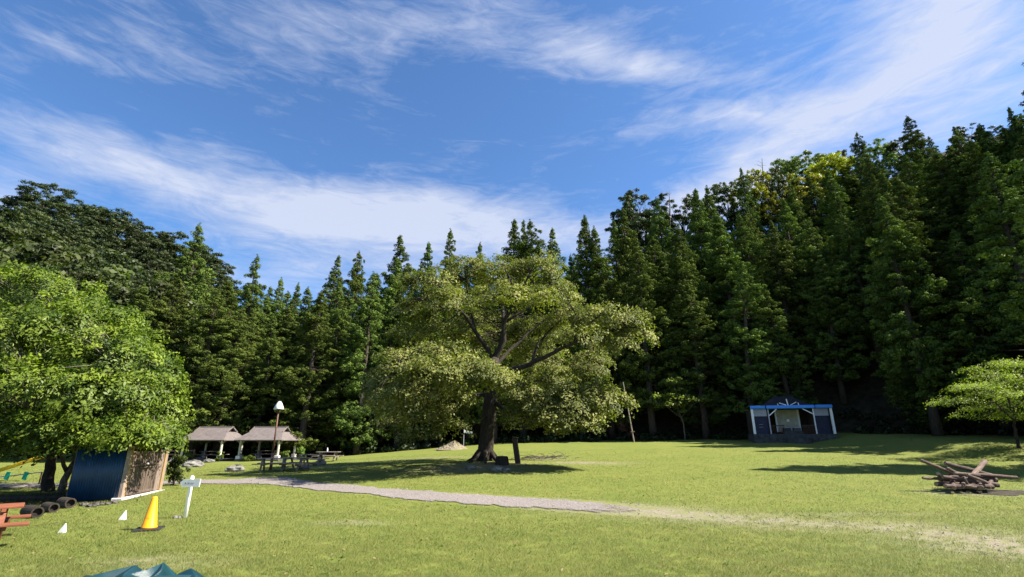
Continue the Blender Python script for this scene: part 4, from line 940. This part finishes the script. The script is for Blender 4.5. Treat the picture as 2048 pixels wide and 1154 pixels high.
# ------------------------------------------------------------------ tarp heap in the foreground
def tarp():
    c = P(285, 1135, 7.5); zc = c.z; nx, ny = 110, 64; RIDGES = [(-.75, -.6, -.55, .5, .17, .75), (-.30, .45, -.62, -.7, .19, .8), (-.28, .45, .10, -.6, .20, .6), (.10, .55, .35, -.3, .21, .9), (.12, .55, -.15, -.2, .20, .9), (.35, -.3, .75, .4, .16, .6), (.55, .5, .95, .1, .15, .5), (.45, -.8, .9, -.4, .14, .7), (-.9, .2, -.4, -.1, .14, .7), (0, -.9, .3, -.5, .16, .8)]; vs = []
    for j in range(ny):
        for i in range(nx):
            u, v = i / (nx - 1) * 2 - 1, j / (ny - 1) * 2 - 1
            x, y = u * .93, v * .7
            prof = max(0, (1 - abs(u) ** 4) * (1 - abs(v) ** 3))
            f = -9
            for ax, ay, bx, by, hh, sl_ in RIDGES:
                dx, dy = bx - ax, by - ay; q = max(0, min(1, ((u - ax) * dx + (v - ay) * dy) / (dx * dx + dy * dy)))
                f = max(f, hh * (1 - .35 * q) - sl_ * math.hypot(u - ax - q * dx, v - ay - q * dy))
            z = prof ** .5 * (zc - .20) + max(0, f) * min(1, prof * 3)
            vs.append((x + .03 * math.sin(v * 7 + 5 * u), y + .04 * math.sin(u * 6), max(.004, z)))
    mb = MB(); mb.add(vs, [(j * nx + i, j * nx + i + 1, (j + 1) * nx + i + 1, (j + 1) * nx + i) for j in range(ny - 1) for i in range(nx - 1)])
    o = mb.build('tarpaulin', M['tarp'], loc=(c.x + .02, 7.5 - .12, h(c.x, 7.4) + .01)); tag(o, 'crumpled teal tarpaulin heap at the bottom edge of the picture', 'tarpaulin')
tarp()

# ------------------------------------------------------------------ stage
def stage():
    b = GP(1593, 884); Y = 48.0; b = P(1593, 884, Y); b.z = h(b.x, b.y); k = Y / 1.047 / F
    t = thing('open_stage', b, 'small open stage hut with bright blue beam and white posts in the forest shade', 'stage', rz=R(-16))
    zb = P(1590, 868, Y).z - b.z; zf = P(1590, 817, Y).z - b.z; z_top = zf + .30; q = .00645 / 1.0
    X = lambda zx: (zx - 760) * q
    D = 3.6
    MB().box((0, D / 2, zb / 2 - .2), (7.1, D, zb + .4), bev=.03).build('platform', M['concrete'], t)
    ap = MB(); pr = [(-1.1, -.02), (-.8, -.75), (-.4, -1.0), (.7, -1.0), (1.1, -.75), (1.4, -.02)]; n = len(pr)
    ap.add([(x, y, -.3) for x, y in pr] + [(x, y, zb * .55) for x, y in pr], [tuple(range(n - 1, -1, -1)), tuple(range(n, 2 * n))] + [(i, (i + 1) % n, n + (i + 1) % n, n + i) for i in range(n)])
    ap.build('front_step', M['concrete'], t)
    for x in (-3.42, 3.32): MB().box((x, .1, (zb + zf) / 2), (.20, .20, zf - zb), bev=.02).build('outer_post', M['white'], t)
    for x in (-2.0, 1.85): MB().box((x, .12, (zb + zf) / 2), (.10, .10, zf - zb), bev=.01).build('inner_post', M['white'] if x > 0 else M['grey_panel'], t)
    for x0, x1 in ((-3.56, -2.22), (-2.14, 1.98), (2.06, 3.46)): MB().box(((x0 + x1) / 2, 0, zf + .15), (x1 - x0, .24, .30), bev=.04).build('blue_beam', M['blue_beam'], t)
    for s, x0, x1, xd in ((-1, -3.30, -2.08, -2.7), (1, 1.95, 3.2, 2.6)):
        MB().box(((x0 + x1) / 2, .55, zf - .33), (x1 - x0, .08, .66)).build('lintel_panel', M['grey_panel'], t)
        MB().box(((x0 + x1) / 2, .60, (zb + zf - .66) / 2), (x1 - x0, .06, zf - .66 - zb)).build('door', M['navy'], t)
        if s < 0:
            for z in (.55, .80): MB().box((xd, .555, zb + z + .1), (.34, .02, .025)).build('door_bar', M['grey_panel'], t)
        MB().box((x1 + .04 if s < 0 else x0 - .04, 1.6, (zb + zf) / 2), (.06, 2.0, zf - zb)).build('partition', M['wood_dark'], t)
        MB().box((-3.36 if s < 0 else 3.26, D / 2 + .2, (zb + zf) / 2), (.06, D - .5, zf - zb)).build('end_wall', M['wood_dark'], t)
    MB().box((0, D - .08, (zb + zf) / 2), (6.9, .08, zf - zb)).build('back_wall', M['wood_dark'], t)
    MB().box((.0, 2.2, (zb + zf) / 2 + .1), (2.0, .1, zf - zb - .2)).build('cream_panel', M['cream'], t)
    for x in (-1.0, 1.02): MB().box((x, 2.12, (zb + zf) / 2 + .1), (.14, .12, zf - zb - .2), bev=.01).build('panel_post', M['white'], t)
    MB().lathe([(.01, 0), (.14, 0), (.14, .02), (.01, .025)], n=16, M3=Matrix.Rotation(R(90), 3, 'X'), c=(.05, 2.14, zb + 1.3)).build('wall_clock', M['white'], t)
    for x in (-.42, .42):
        pd = MB().box((x, 1.0, zb + .28), (.62, .5, .56), bev=.02).build('pedestal', M['concrete'], t)
        MB().box((x, 1.0, zb + .60), (.56, .46, .08), bev=.02).build('cap', M['grey_panel'], pd)
    MB().box((0, .75, zb + .14), (1.7, .5, .30), bev=.02).build('stair_block', M['concrete'], t)
    for x0, x1 in ((-1.9, -.75), (.75, 1.8)):
        r = MB().box(((x0 + x1) / 2, .3, zb + .78), (x1 - x0, .07, .08)).build('railing', M['rail'], t)
        for i in range(9): MB().box((x0 + (x1 - x0) * (i + .5) / 9, .3, zb + .38), (.035, .035, .74)).build('baluster', M['rail'], r)
    for a, c in (((-1.95, .05, zf - .62), (-1.25, .05, zf - .02)), ((1.85, .05, zf - .55), (.95, .05, zf - .02))): MB().bar(a, c, .07, .08).build('brace', M['white'], t)
    zr = z_top
    tr = MB().bar((-.2, .05, zr), (-.28, .05, zr + .6), .08, .08).build('king_post', M['white'], t)
    for a, c in (((-.35, .06, zr + .02), (-.95, .06, zr + .24)), ((.0, .06, zr + .02), (.55, .06, zr + .30)), ((-1.05, .06, zr), (-1.1, .06, zr + .18)), ((.72, .06, zr), (.68, .06, zr + .24))): MB().bar(a, c, .07, .07).build('strut', M['white'], tr)
    rf = MB(); zt = P(1590, 790, Y).z - b.z
    slab(rf, [(-2.35, .35, zr - .02), (1.95, .35, zr - .02), (.5, 1.6, zt), (-1.0, 1.6, zt)], .08)
    slab(rf, [(-2.35, D + .1, zr - .02), (-2.35, .35, zr - .02), (-1.0, 1.6, zt), (-1.0, 2.4, zt)], .08)
    slab(rf, [(1.95, .35, zr - .02), (1.95, D + .1, zr - .02), (.5, 2.4, zt), (.5, 1.6, zt)], .08)
    slab(rf, [(1.95, D + .1, zr - .02), (-2.35, D + .1, zr - .02), (-1.0, 2.4, zt), (.5, 2.4, zt)], .08)
    slab(rf, [(-1.0, 1.6, zt + .001), (.5, 1.6, zt + .001), (.5, 2.4, zt + .001), (-1.0, 2.4, zt + .001)], .06)
    rf.build('roof', M['roof_dark'], t)
    for x0, x1 in ((-3.5, -2.36), (1.96, 3.4)): MB().box(((x0 + x1) / 2, D / 2 + .2, zf + .20), (x1 - x0, D - .3, .10)).build('side_roof', M['roof_dark'], t)
stage()

# ------------------------------------------------------------------ bonfire pile
def bonfire():
    Y0 = 19.6
    for px, py, qx, qy, ya, yb, r, m, lab in [
        (1841, 920, 1902, 945, .1, .0, .058, 'log', 'slim pale pole of the wood pile sticking out highest at the left'),
        (1890, 926, 1984, 951, .25, .15, .072, 'log', 'long dark beam lying across the top of the wood pile'),
        (1893, 936, 1925, 952, -.1, -.2, .062, 'log', 'short sloping log under the left end of the long beam'),
        (1908, 947, 1958, 951, -.25, -.3, .066, 'log', 'pale-topped log in the middle of the wood pile front'),
        (1955, 949, 2033, 955, .05, .1, .060, 'log_red', 'reddish log sticking out of the wood pile to the right'),
        (1970, 923, 1946, 950, 1.0, -.1, .085, 'log', 'thick pale timber pointing up and away behind the wood pile'),
        (1846, 956, 1915, 959, .0, .1, .052, 'log', 'low straight log sticking out of the wood pile to the left'),
        (1935, 950, 1972, 964, -.45, -.5, .050, 'log', 'short log leaning against the front right of the wood pile'),
        (1880, 962, 1993, 960, .4, .3, .080, 'log_red', 'dark back log at the bottom of the wood pile'),
        (1876, 947, 1890, 973, -.1, .4, .065, 'log', 'crossing log seen end-on at the left of the wood pile'),
        (1985, 952, 1978, 975, .5, -.5, .065, 'log_red', 'crossing log seen end-on at the right of the wood pile'),
        (1885, 954, 1990, 968, -.25, -.2, .070, 'log_red', 'front log low in the wood pile, in shadow'),
        (1926, 953, 1936, 969, -.5, -.55, .045, 'log', 'stubby log end poking out at the middle front of the wood pile'),
        (1930, 971, 1952, 975, -.8, -.8, .042, 'log', 'loose short log on the ground before the wood pile'),
        (1896, 944, 1975, 956, .45, .5, .070, 'log', 'hidden middle log carrying the beams of the wood pile'),
        (1872, 968, 1996, 970, -.05, .05, .085, 'log_red', 'bottom log across the middle of the wood pile, nearly black'),
        (1890, 972, 1985, 973, -.5, -.45, .080, 'log_red', 'bottom front log of the wood pile resting on the ash'),
        (1902, 952, 1908, 976, .5, -.6, .075, 'log_red', 'cross log under the left third of the wood pile'),
        (1955, 954, 1962, 976, .6, -.6, .075, 'log_red', 'cross log under the right third of the wood pile'),
        (1880, 955, 1990, 956, .7, .65, .085, 'log_red', 'dark rear log closing the back of the wood pile'),
        (1900, 960, 1988, 957, .15, .15, .080, 'log_red', 'thick inner log filling the middle of the wood pile'),
        (1930, 948, 1925, 974, .55, -.55, .070, 'log_red', 'cross log under the centre of the wood pile')]:
        a, c = P(px, py, Y0 + ya), P(qx, qy, Y0 + yb)
        for v in (a, c): v.z = max(v.z, h(v.x, v.y) + r * .8)
        d = (c - a); n = 7; mb = MB()
        pts = [a + d * i / n + Vector((rnd.uniform(-1, 1), rnd.uniform(-1, 1), rnd.uniform(-1, 1))) * r * .10 - a for i in range(n + 1)]
        t = thing('bonfire_log', a, lab, 'log', 'logs of the bonfire pile')
        mb.tube(pts, [r * rnd.uniform(.92, 1.06) for _ in pts], 10, cap=True, jit=.05); o = mb.build('bark', M[m], t, smooth=False)
        for p, s in ((pts[0], -1), (pts[-1], 1)):
            e = MB(); dd = d.normalized() * s; e.tube([p - dd * .01, p + dd * .006], r * .93, 10); e.build('cut_end', M['log_end'], t)
    c = GP(1940, 977); vs = []; n = 40
    mb = MB(); ring = 6
    for j in range(ring + 1):
        for i in range(n):
            a = 6.283 * i / n; rr = j / ring * (1 + .16 * math.sin(3 * a + 1) + .1 * math.sin(7 * a)); x, y = c.x + math.cos(a) * 1.3 * rr, 19.5 + math.sin(a) * .7 * rr
            vs.append((x, y, h(x, y) + .012 + .02 * (1 - j / ring) + rnd.uniform(0, .008)))
    mb.add(vs, [(j * n + i, j * n + (i + 1) % n, (j + 1) * n + (i + 1) % n, (j + 1) * n + i) for j in range(ring) for i in range(n)])
    o = mb.build('ash_bed', M['soil']); o['kind'] = 'stuff'; tag(o, 'dark scorched ash bed under the bonfire wood pile', 'ash')
bonfire()

# ------------------------------------------------------------------ pole, flag, board, stump, debris
def pole():
    b = P(1269, 888, 53.5); b.z = h(b.x, b.y); top = P(1246, 764, 53.5) - b; t = thing('leaning_pole', b, 'tall thin pale pole leaning left at the forest edge, small crosspiece low on it', 'pole')
    MB().tube([(0, 0, -.2), top * .5, top], [.075, .06, .045], 8).build('shaft', M['wood_pale'], t)
    MB().bar(top * .17 + Vector((-.2, -.09, 0)), top * .17 + Vector((.22, -.09, .03)), .06, .08).build('crosspiece', M['wood_pale'], t)
pole()
def flag():
    b = P(927, 896, 52.5); b.z = h(b.x, b.y); zt = P(927, 858, 52.5).z - b.z; t = thing('banner', b, 'small whitish ragged banner on a thin pole in the shade left of the big trunk', 'banner')
    MB().tube([(0, 0, -.1), (0, 0, zt)], .03, 6).build('pole', M['grey_panel'], t)
    mb = MB(); n = 8; vs = []
    for i in range(n):
        for z in (0, -.28): vs.append((.05 + i * .115, .03 * math.sin(i * 1.5), zt - .08 - .028 * i + z * (1 - .05 * i) + .03 * math.sin(i * 2.2)))
    mb.add(vs, [(2 * i, 2 * i + 1, 2 * i + 3, 2 * i + 2) for i in range(n - 1)]); o = mb.build('cloth', M['white'], t); o.modifiers.new('t', 'SOLIDIFY').thickness = .01
flag()
b = G(.30, 29.0); t = thing('leaning_board', b, 'weathered thick wooden board leaning left beside the big trunk', 'board')
MB().bar((.05, 0, -.1), (-.16, .05, 1.36), .30, .14, bev=.02, roll=R(90)).build('plank', M['wood_dark'], t)
MB().box((-.10, -.02, 1.40), (.36, .22, .05), Matrix.Rotation(R(8), 3, 'Y')).build('cap', M['wood_old'], t)
b = G(-.55, 28.7); t = thing('tree_stump', b, 'dark squat stump between the big trunk and the leaning board', 'stump')
MB().lathe([(.42, -.1), (.38, .08), (.34, .36), (.30, .40), (.02, .41)], n=14).build('trunk_base', M['bark_dark'], t); MB().lathe([(.29, .40), (.28, .42), (.01, .422)], n=14).build('cut_face', M['wood_old'], t)
def rock(name, loc, r, label, cat='rock', group=None, m='rock', flat=.6, seed=0):
    rr = random.Random(seed); mb = MB(); prof = []
    vs = []; n = 10; k = 6; ph = [rr.uniform(0, 6) for _ in range(6)]
    for j in range(k + 1):
        th = math.pi * j / k
        for i in range(n):
            a = 6.283 * i / n; q = r * (1 + .16 * math.sin(2 * a + ph[0]) + .12 * math.sin(3 * a + ph[1] + j) + .10 * math.sin(5 * a + ph[2] - j * 2))
            vs.append((q * math.sin(th) * math.cos(a) * 1.25, q * math.sin(th) * math.sin(a), q * math.cos(th) * flat))
    mb.add(vs, [(j * n + i, (j + 1) * n + i, (j + 1) * n + (i + 1) % n, j * n + (i + 1) % n) for j in range(k) for i in range(n)])
    o = mb.build(name, M[m], loc=(loc[0], loc[1], loc[2] + r * flat * .35), smooth=False); return tag(o, label, cat, group)
for i, (px, py, r, lab) in enumerate([(362, 931, .5, 'flat grey rock nearest the bush beside the shed'), (385, 934, .55, 'broad pale rock before the left shelter'), (395, 922, .42, 'rock at the foot of the left shelter front-left post'), (418, 925, .35, 'small rock before the left shelter bench'), (470, 943, .42, 'low tan rock alone on the lawn before the shelters'),
     (352, 926, .6, 'large pale rock beneath the left railing'), (608, 938, .36, 'pale rock among the grey picnic tables'), (640, 930, .34, 'pale rock before the farthest picnic table'), (994, 941, .24, 'little rock at the front foot of the big trunk'), (940, 938, .22, 'little rock left of the big trunk foot'), (1012, 942, .2, 'little rock beneath the leaning board')]):
    rock('rock', GP(px, py), r, lab, seed=i)
M['stone_dark'] = mat('dark_stone', (.03, .028, .025), (.10, .09, .08), 6, .9, bump=.5)
for i, (px, py, r) in enumerate([(168, 1012, .13), (183, 1014, .11), (198, 1011, .12), (214, 1010, .10), (228, 1007, .11)]):
    rock('edging_stone', GP(px, py), r, 'dark edging stone before the blue shed wall, number %s from the left' % ('first', 'second', 'third', 'fourth', 'last')[i] if False else ('leftmost dark stone before the blue shed wall', 'second dark stone from the left before the blue shed wall', 'middle dark stone before the blue shed wall', 'fourth dark stone from the left before the blue shed wall', 'rightmost dark stone before the blue shed wall, near its post')[i], 'stone', 'stones along the blue shed wall', m='stone_dark', seed=30 + i)
def chip_pile():
    c = P(905, 899, 51.5); z = h(c.x, c.y); mb = MB(); n, k = 36, 12; vs = []
    for j in range(k + 1):
        r = j / k
        for i in range(n):
            a = 6.283 * i / n; rr = r * 1.8 * (1 + .12 * math.sin(3 * a) + .08 * math.sin(5 * a + 1)); zz = .80 * (1 - r) ** 1.25 * (1 + .1 * math.sin(4 * a + 6 * r)) + rnd.uniform(-.09, .09) * (1 - .6 * r)
            vs.append((math.cos(a) * rr + .15 * (1 - r), math.sin(a) * rr * .9, zz - .05))
    mb.add(vs, [(j * n + i, (j + 1) * n + i, (j + 1) * n + (i + 1) % n, j * n + (i + 1) % n) for j in range(k) for i in range(n)])
    tag(mb.build('chip_pile', M['chips'], loc=(c.x, c.y, z)), 'tan heap of wood chips left of the big trunk at the forest edge', 'pile')
chip_pile()
def brush():
    c = GP(1085, 919); mb = MB()
    for q in range(90):
        a = rng.uniform(0, 6.28); p = Vector((rng.normal() * .9, rng.normal() * .35, .03 + abs(rng.normal()) * .10)); L = rng.uniform(.3, .9); d = Vector((math.cos(a), math.sin(a) * .6, rng.uniform(-.05, .25))) * L
        for e in (p, p + d): e.z = e.z + h(c.x + e.x, c.y + e.y) - c.z
        mb.tube([p, p + d * .5 + Vector((0, 0, .04)), p + d], [.018, .013, .006], 4)
    o = mb.build('fallen_twigs', M['bark_pale'], loc=c); o['kind'] = 'stuff'; tag(o, 'loose fallen twigs on the bare mound right of the big tree', 'twigs')
brush()

# ------------------------------------------------------------------ left corner: hollow logs, edging, play bar, bush, railings, potted plants
for i, (px, py, L, lab) in enumerate([(72, 1037, .75, 'hollow log with open end, nearest the red picnic table'), (106, 1026, .6, 'middle hollow log in the shade of the round evergreen'), (139, 1017, .65, 'hollow log with pale rim, nearest the blue shed wall')]):
    g = GP(px, py); d = Vector((-.86, .5, 0)); r = .145 if i != 1 else .13; t = thing('hollow_log', g, lab, 'log', 'hollow logs under the round evergreen')
    q = d.to_track_quat('Z', 'Y').to_matrix()
    MB().lathe([(r * .74, L), (r, L), (r * 1.03, L * .5), (r, 0), (r * .74, 0), (r * .72, .02), (r * .72, L - .02)], n=18, c=(0, 0, r), M3=q).build('shell', M['bark_dark'], t)
    MB().lathe([(r * .7, .10), (r * .68, .11), (.01, .12)], n=14, c=(0, 0, r), M3=q).build('core', M['soil'], t)
a, c = GP(-40, 1004), GP(128, 998); tag(MB().tube([a + Vector((0, 0, .06)), (a + c) / 2 + Vector((0, 0, .07)), c + Vector((0, 0, .06))], [.085, .08, .075], 10).build('edging_log', M['bark_dark']), 'long thin log edging the dark bed under the round evergreen', 'log')
def play():
    a, c = P(-30, 950, 24.5), P(106, 906, 24.5); b = Vector((a.x, a.y, h(a.x, a.y))); t = thing('play_bar', b, 'yellow slanting play bar seen behind the round evergreen trunk', 'play equipment')
    MB().bar(a - b, c - b, .12, .16, bev=.03).build('bar', M['yellow'], t)
    for p in (a, c): MB().tube([(p.x - b.x, p.y - b.y + .02, h(p.x, p.y) - b.z - .1), (p.x - b.x, p.y - b.y + .02, p.z - b.z - .06)], .05, 8).build('support_post', M['rail'], t)
    r0, r1 = P(-30, 956, 24.3) - b, P(84, 944, 24.3) - b
    mid = (r0 + r1) / 2 - Vector((0, 0, .03)); rp = MB().tube([r0, mid, r1], .022, 6).build('rope', M['rope'], t)
    for px in (16, 52):
        s = P(px, 947, 24.2) - b; MB().box(s + Vector((0, 0, -.10)), (.20, .03, .34), Matrix.Rotation(R(12), 3, 'Y')).build('pennant', M['green_flag'], rp)
    MB().tube([r1, Vector((r1.x, r1.y, h(r1.x + b.x, r1.y + b.y) - b.z))], .03, 6).build('rope_post', M['rail'], t)
play()
def bush(name, px, py, Y, rx, rz, lab, m, leaf=.09, n=40, group=None):
    b = P(px, py, Y); b.z = h(b.x, b.y); t = thing(name, b, lab, 'bush', group)
    cs = [(rng.normal() * rx * .45, rng.normal() * rx * .4, rz * rng.uniform(.15, 1)) for _ in range(n)]; rs = [rx * rng.uniform(.22, .42) for _ in cs]
    C, N, s, tn, cu = puffs(cs, rs, 60, leaf, flat=.9, upbias=.4, jitter=.8, inner=.4)
    link('foliage', leaf_mesh(name + '_foliage', C, N, s, .45, tn, cu, M[m]), t)
    mb = MB()
    for q in range(6): c = Vector(cs[q]); mb.tube([(0, 0, -.05), c * .5 + Vector((0, 0, .05)), c], [.02, .014, .006], 5)
    o = mb.build('stems', M['bark_dark'], t); o['kind'] = 'stuff'; return t
bush('shrub', 346, 972, 23.0, .42, 1.15, 'dark green bush at the right rear corner of the shed', 'shrub', .10)
for i, (px, py, Y, rx, rz, lab) in enumerate([(379, 914, 49.5, .4, .9, 'yellow-green plant by the left shelter railing'), (440, 912, 48.6, .34, .8, 'small plant beside the front right post of the left shelter'), (498, 916, 48.8, .62, .45, 'low yellow-green plant between the two shelters'), (568, 916, 47.5, .5, .9, 'spiky pale plant before the right shelter'), (603, 915, 48.5, .6, 1.0, 'spiky pale plant right of the right shelter rear post')]):
    bush('garden_plant', px, py, Y, rx, rz, lab, 'light_leaf', .13, 16, 'plants around the shelters')
def railing(px, Y, W, label):
    b = P(px, 920, Y); b.z = h(b.x, b.y); t = thing('wooden_railing', b, label, 'railing', 'wooden railings left of the shelters')
    for x in (-W / 2, W / 2): MB().box((x, 0, .5), (.12, .12, 1.1)).build('post', M['rail_red'], t)
    for z in (.3, .62, .94): MB().box((0, -.03, z), (W - .1, .06, .11)).build('rail', M['rail_red'], t)
railing(344, 50, 1.1, 'reddish three-rail railing farther left of the left shelter'); railing(377, 50.5, .85, 'reddish three-rail railing behind the left post of the left shelter')
# dining benches inside the shelters
for x, lab in ((-29.55, 'dim long table inside the left shelter'), (-24.1, 'dim long table inside the right shelter')):
    picnic('picnic_table', (x, 51.2, h(x, 51.2) + .16), 0, lab, M['table_grey'], 'tables inside the shelters', 2.2)

# ------------------------------------------------------------------ loose stones, fallen leaves, taller weeds
def pebbles():
    n = 26000; X = rng.uniform(-24, 22, n); Y = rng.uniform(8.5, 27, n)
    ins = on_path(X, Y); wv = worn(X, Y) * (.7 + .6 * hash_noise(X, Y, 3.3))
    keep = ((ins > -.18) & (rng.uniform(size=n) < .8)) | ((wv > .35) & (Y < 20) & (X > 2) & (rng.uniform(size=n) < .75))
    X, Y = X[keep], Y[keep]; k = len(X); r = rng.gamma(2.2, .0052, k).clip(.006, .028); a = rng.uniform(0, 6.28, k); Z = H(X, Y) + .012
    V = np.empty((k, 6, 3)); ca, sa = np.cos(a), np.sin(a); f1, f2, f3 = rng.uniform(.7, 1.5, (3, k))
    for q, (dx, dy, dz) in enumerate([(1, 0, 0), (0, 1, 0), (-1, 0, 0), (0, -1, 0), (.1, .1, .8), (0, 0, -.6)]):
        V[:, q, 0] = X + r * f1 * dx * ca - r * f2 * dy * sa; V[:, q, 1] = Y + r * f1 * dx * sa + r * f2 * dy * ca; V[:, q, 2] = Z + r * f3 * dz
    tri = np.array([(0, 1, 4), (1, 2, 4), (2, 3, 4), (3, 0, 4), (1, 0, 5), (2, 1, 5), (3, 2, 5), (0, 3, 5)])
    Fc = (tri[None] + 6 * np.arange(k)[:, None, None]).reshape(-1, 3)
    me = bpy.data.meshes.new('loose_gravel'); me.from_pydata(V.reshape(-1, 3).tolist(), [], Fc.tolist())
    me.materials.append(mat('loose_stone', (.16, .145, .13), (.46, .43, .40), 9, .9, coord='World', pos=(.3, .7)))
    o = link('loose_gravel', me); o['kind'] = 'stuff'; tag(o, 'loose grey stones on and beside the gravel path', 'gravel')
pebbles()
def fallen():
    n = 1500; X = np.concatenate([rng.normal(TX, 7, n // 2), rng.uniform(-14, 14, n // 2)]); Y = np.concatenate([rng.normal(TY - 2, 4.5, n // 2), rng.uniform(8.5, 26, n // 2)])
    C = np.stack([X, Y, H(X, Y) + .03], 1); N = rng.normal(size=(n, 3)) * .35 + np.array([0, 0, 1])
    m = leafmat('dry_leaf', (.13, .085, .04), (.30, .23, .11), tw=.15)
    o = link('fallen_leaves', leaf_mesh('fallen_leaves', C, N, rng.uniform(.04, .09, n), .55, rng.uniform(0, 1, n), N, m)); o['kind'] = 'stuff'; tag(o, 'dry fallen leaves scattered over the grass', 'leaves')
    # taller weeds: small rosettes of broad blades
    n = 1500; X = rng.uniform(-20, 20, n); Y = 8.6 / (1 - rng.uniform(0, 1, n) * (1 - 8.6 / 40)); ok = (on_path(X, Y) < -.05) & (np.abs(X) < Y * 1.1) & (hash_noise(X, Y, .9) > -.1); X, Y = X[ok], Y[ok]; k = len(X); per = 9
    a = rng.uniform(0, 6.28, (k, per)); L = rng.uniform(.025, .055, (k, per)) * rng.uniform(.7, 1.4, (k, 1)); el = rng.uniform(.3, 1.1, (k, per))
    d = np.stack([np.cos(a) * np.cos(el), np.sin(a) * np.cos(el), np.sin(el)], -1); B = np.stack([X, Y, H(X, Y)], 1)[:, None]
    C = (B + d * L[..., None] * .6).reshape(-1, 3); N = np.stack([-np.cos(a) * np.sin(el), -np.sin(a) * np.sin(el), np.cos(el)], -1).reshape(-1, 3)
    m2 = leafmat('weed_leaf', (.06, .085, .018), (.13, .155, .040), tw=.2)
    o = link('meadow_weeds', leaf_mesh('meadow_weeds', C, N, (L * 1.2).ravel(), .32, np.repeat(rng.uniform(0, 1, k), per), N + np.array([0, 0, .8]), m2, tdir=d.reshape(-1, 3) * 4)); o['kind'] = 'stuff'; tag(o, 'low green weeds growing among the meadow grass', 'weeds')
fallen()
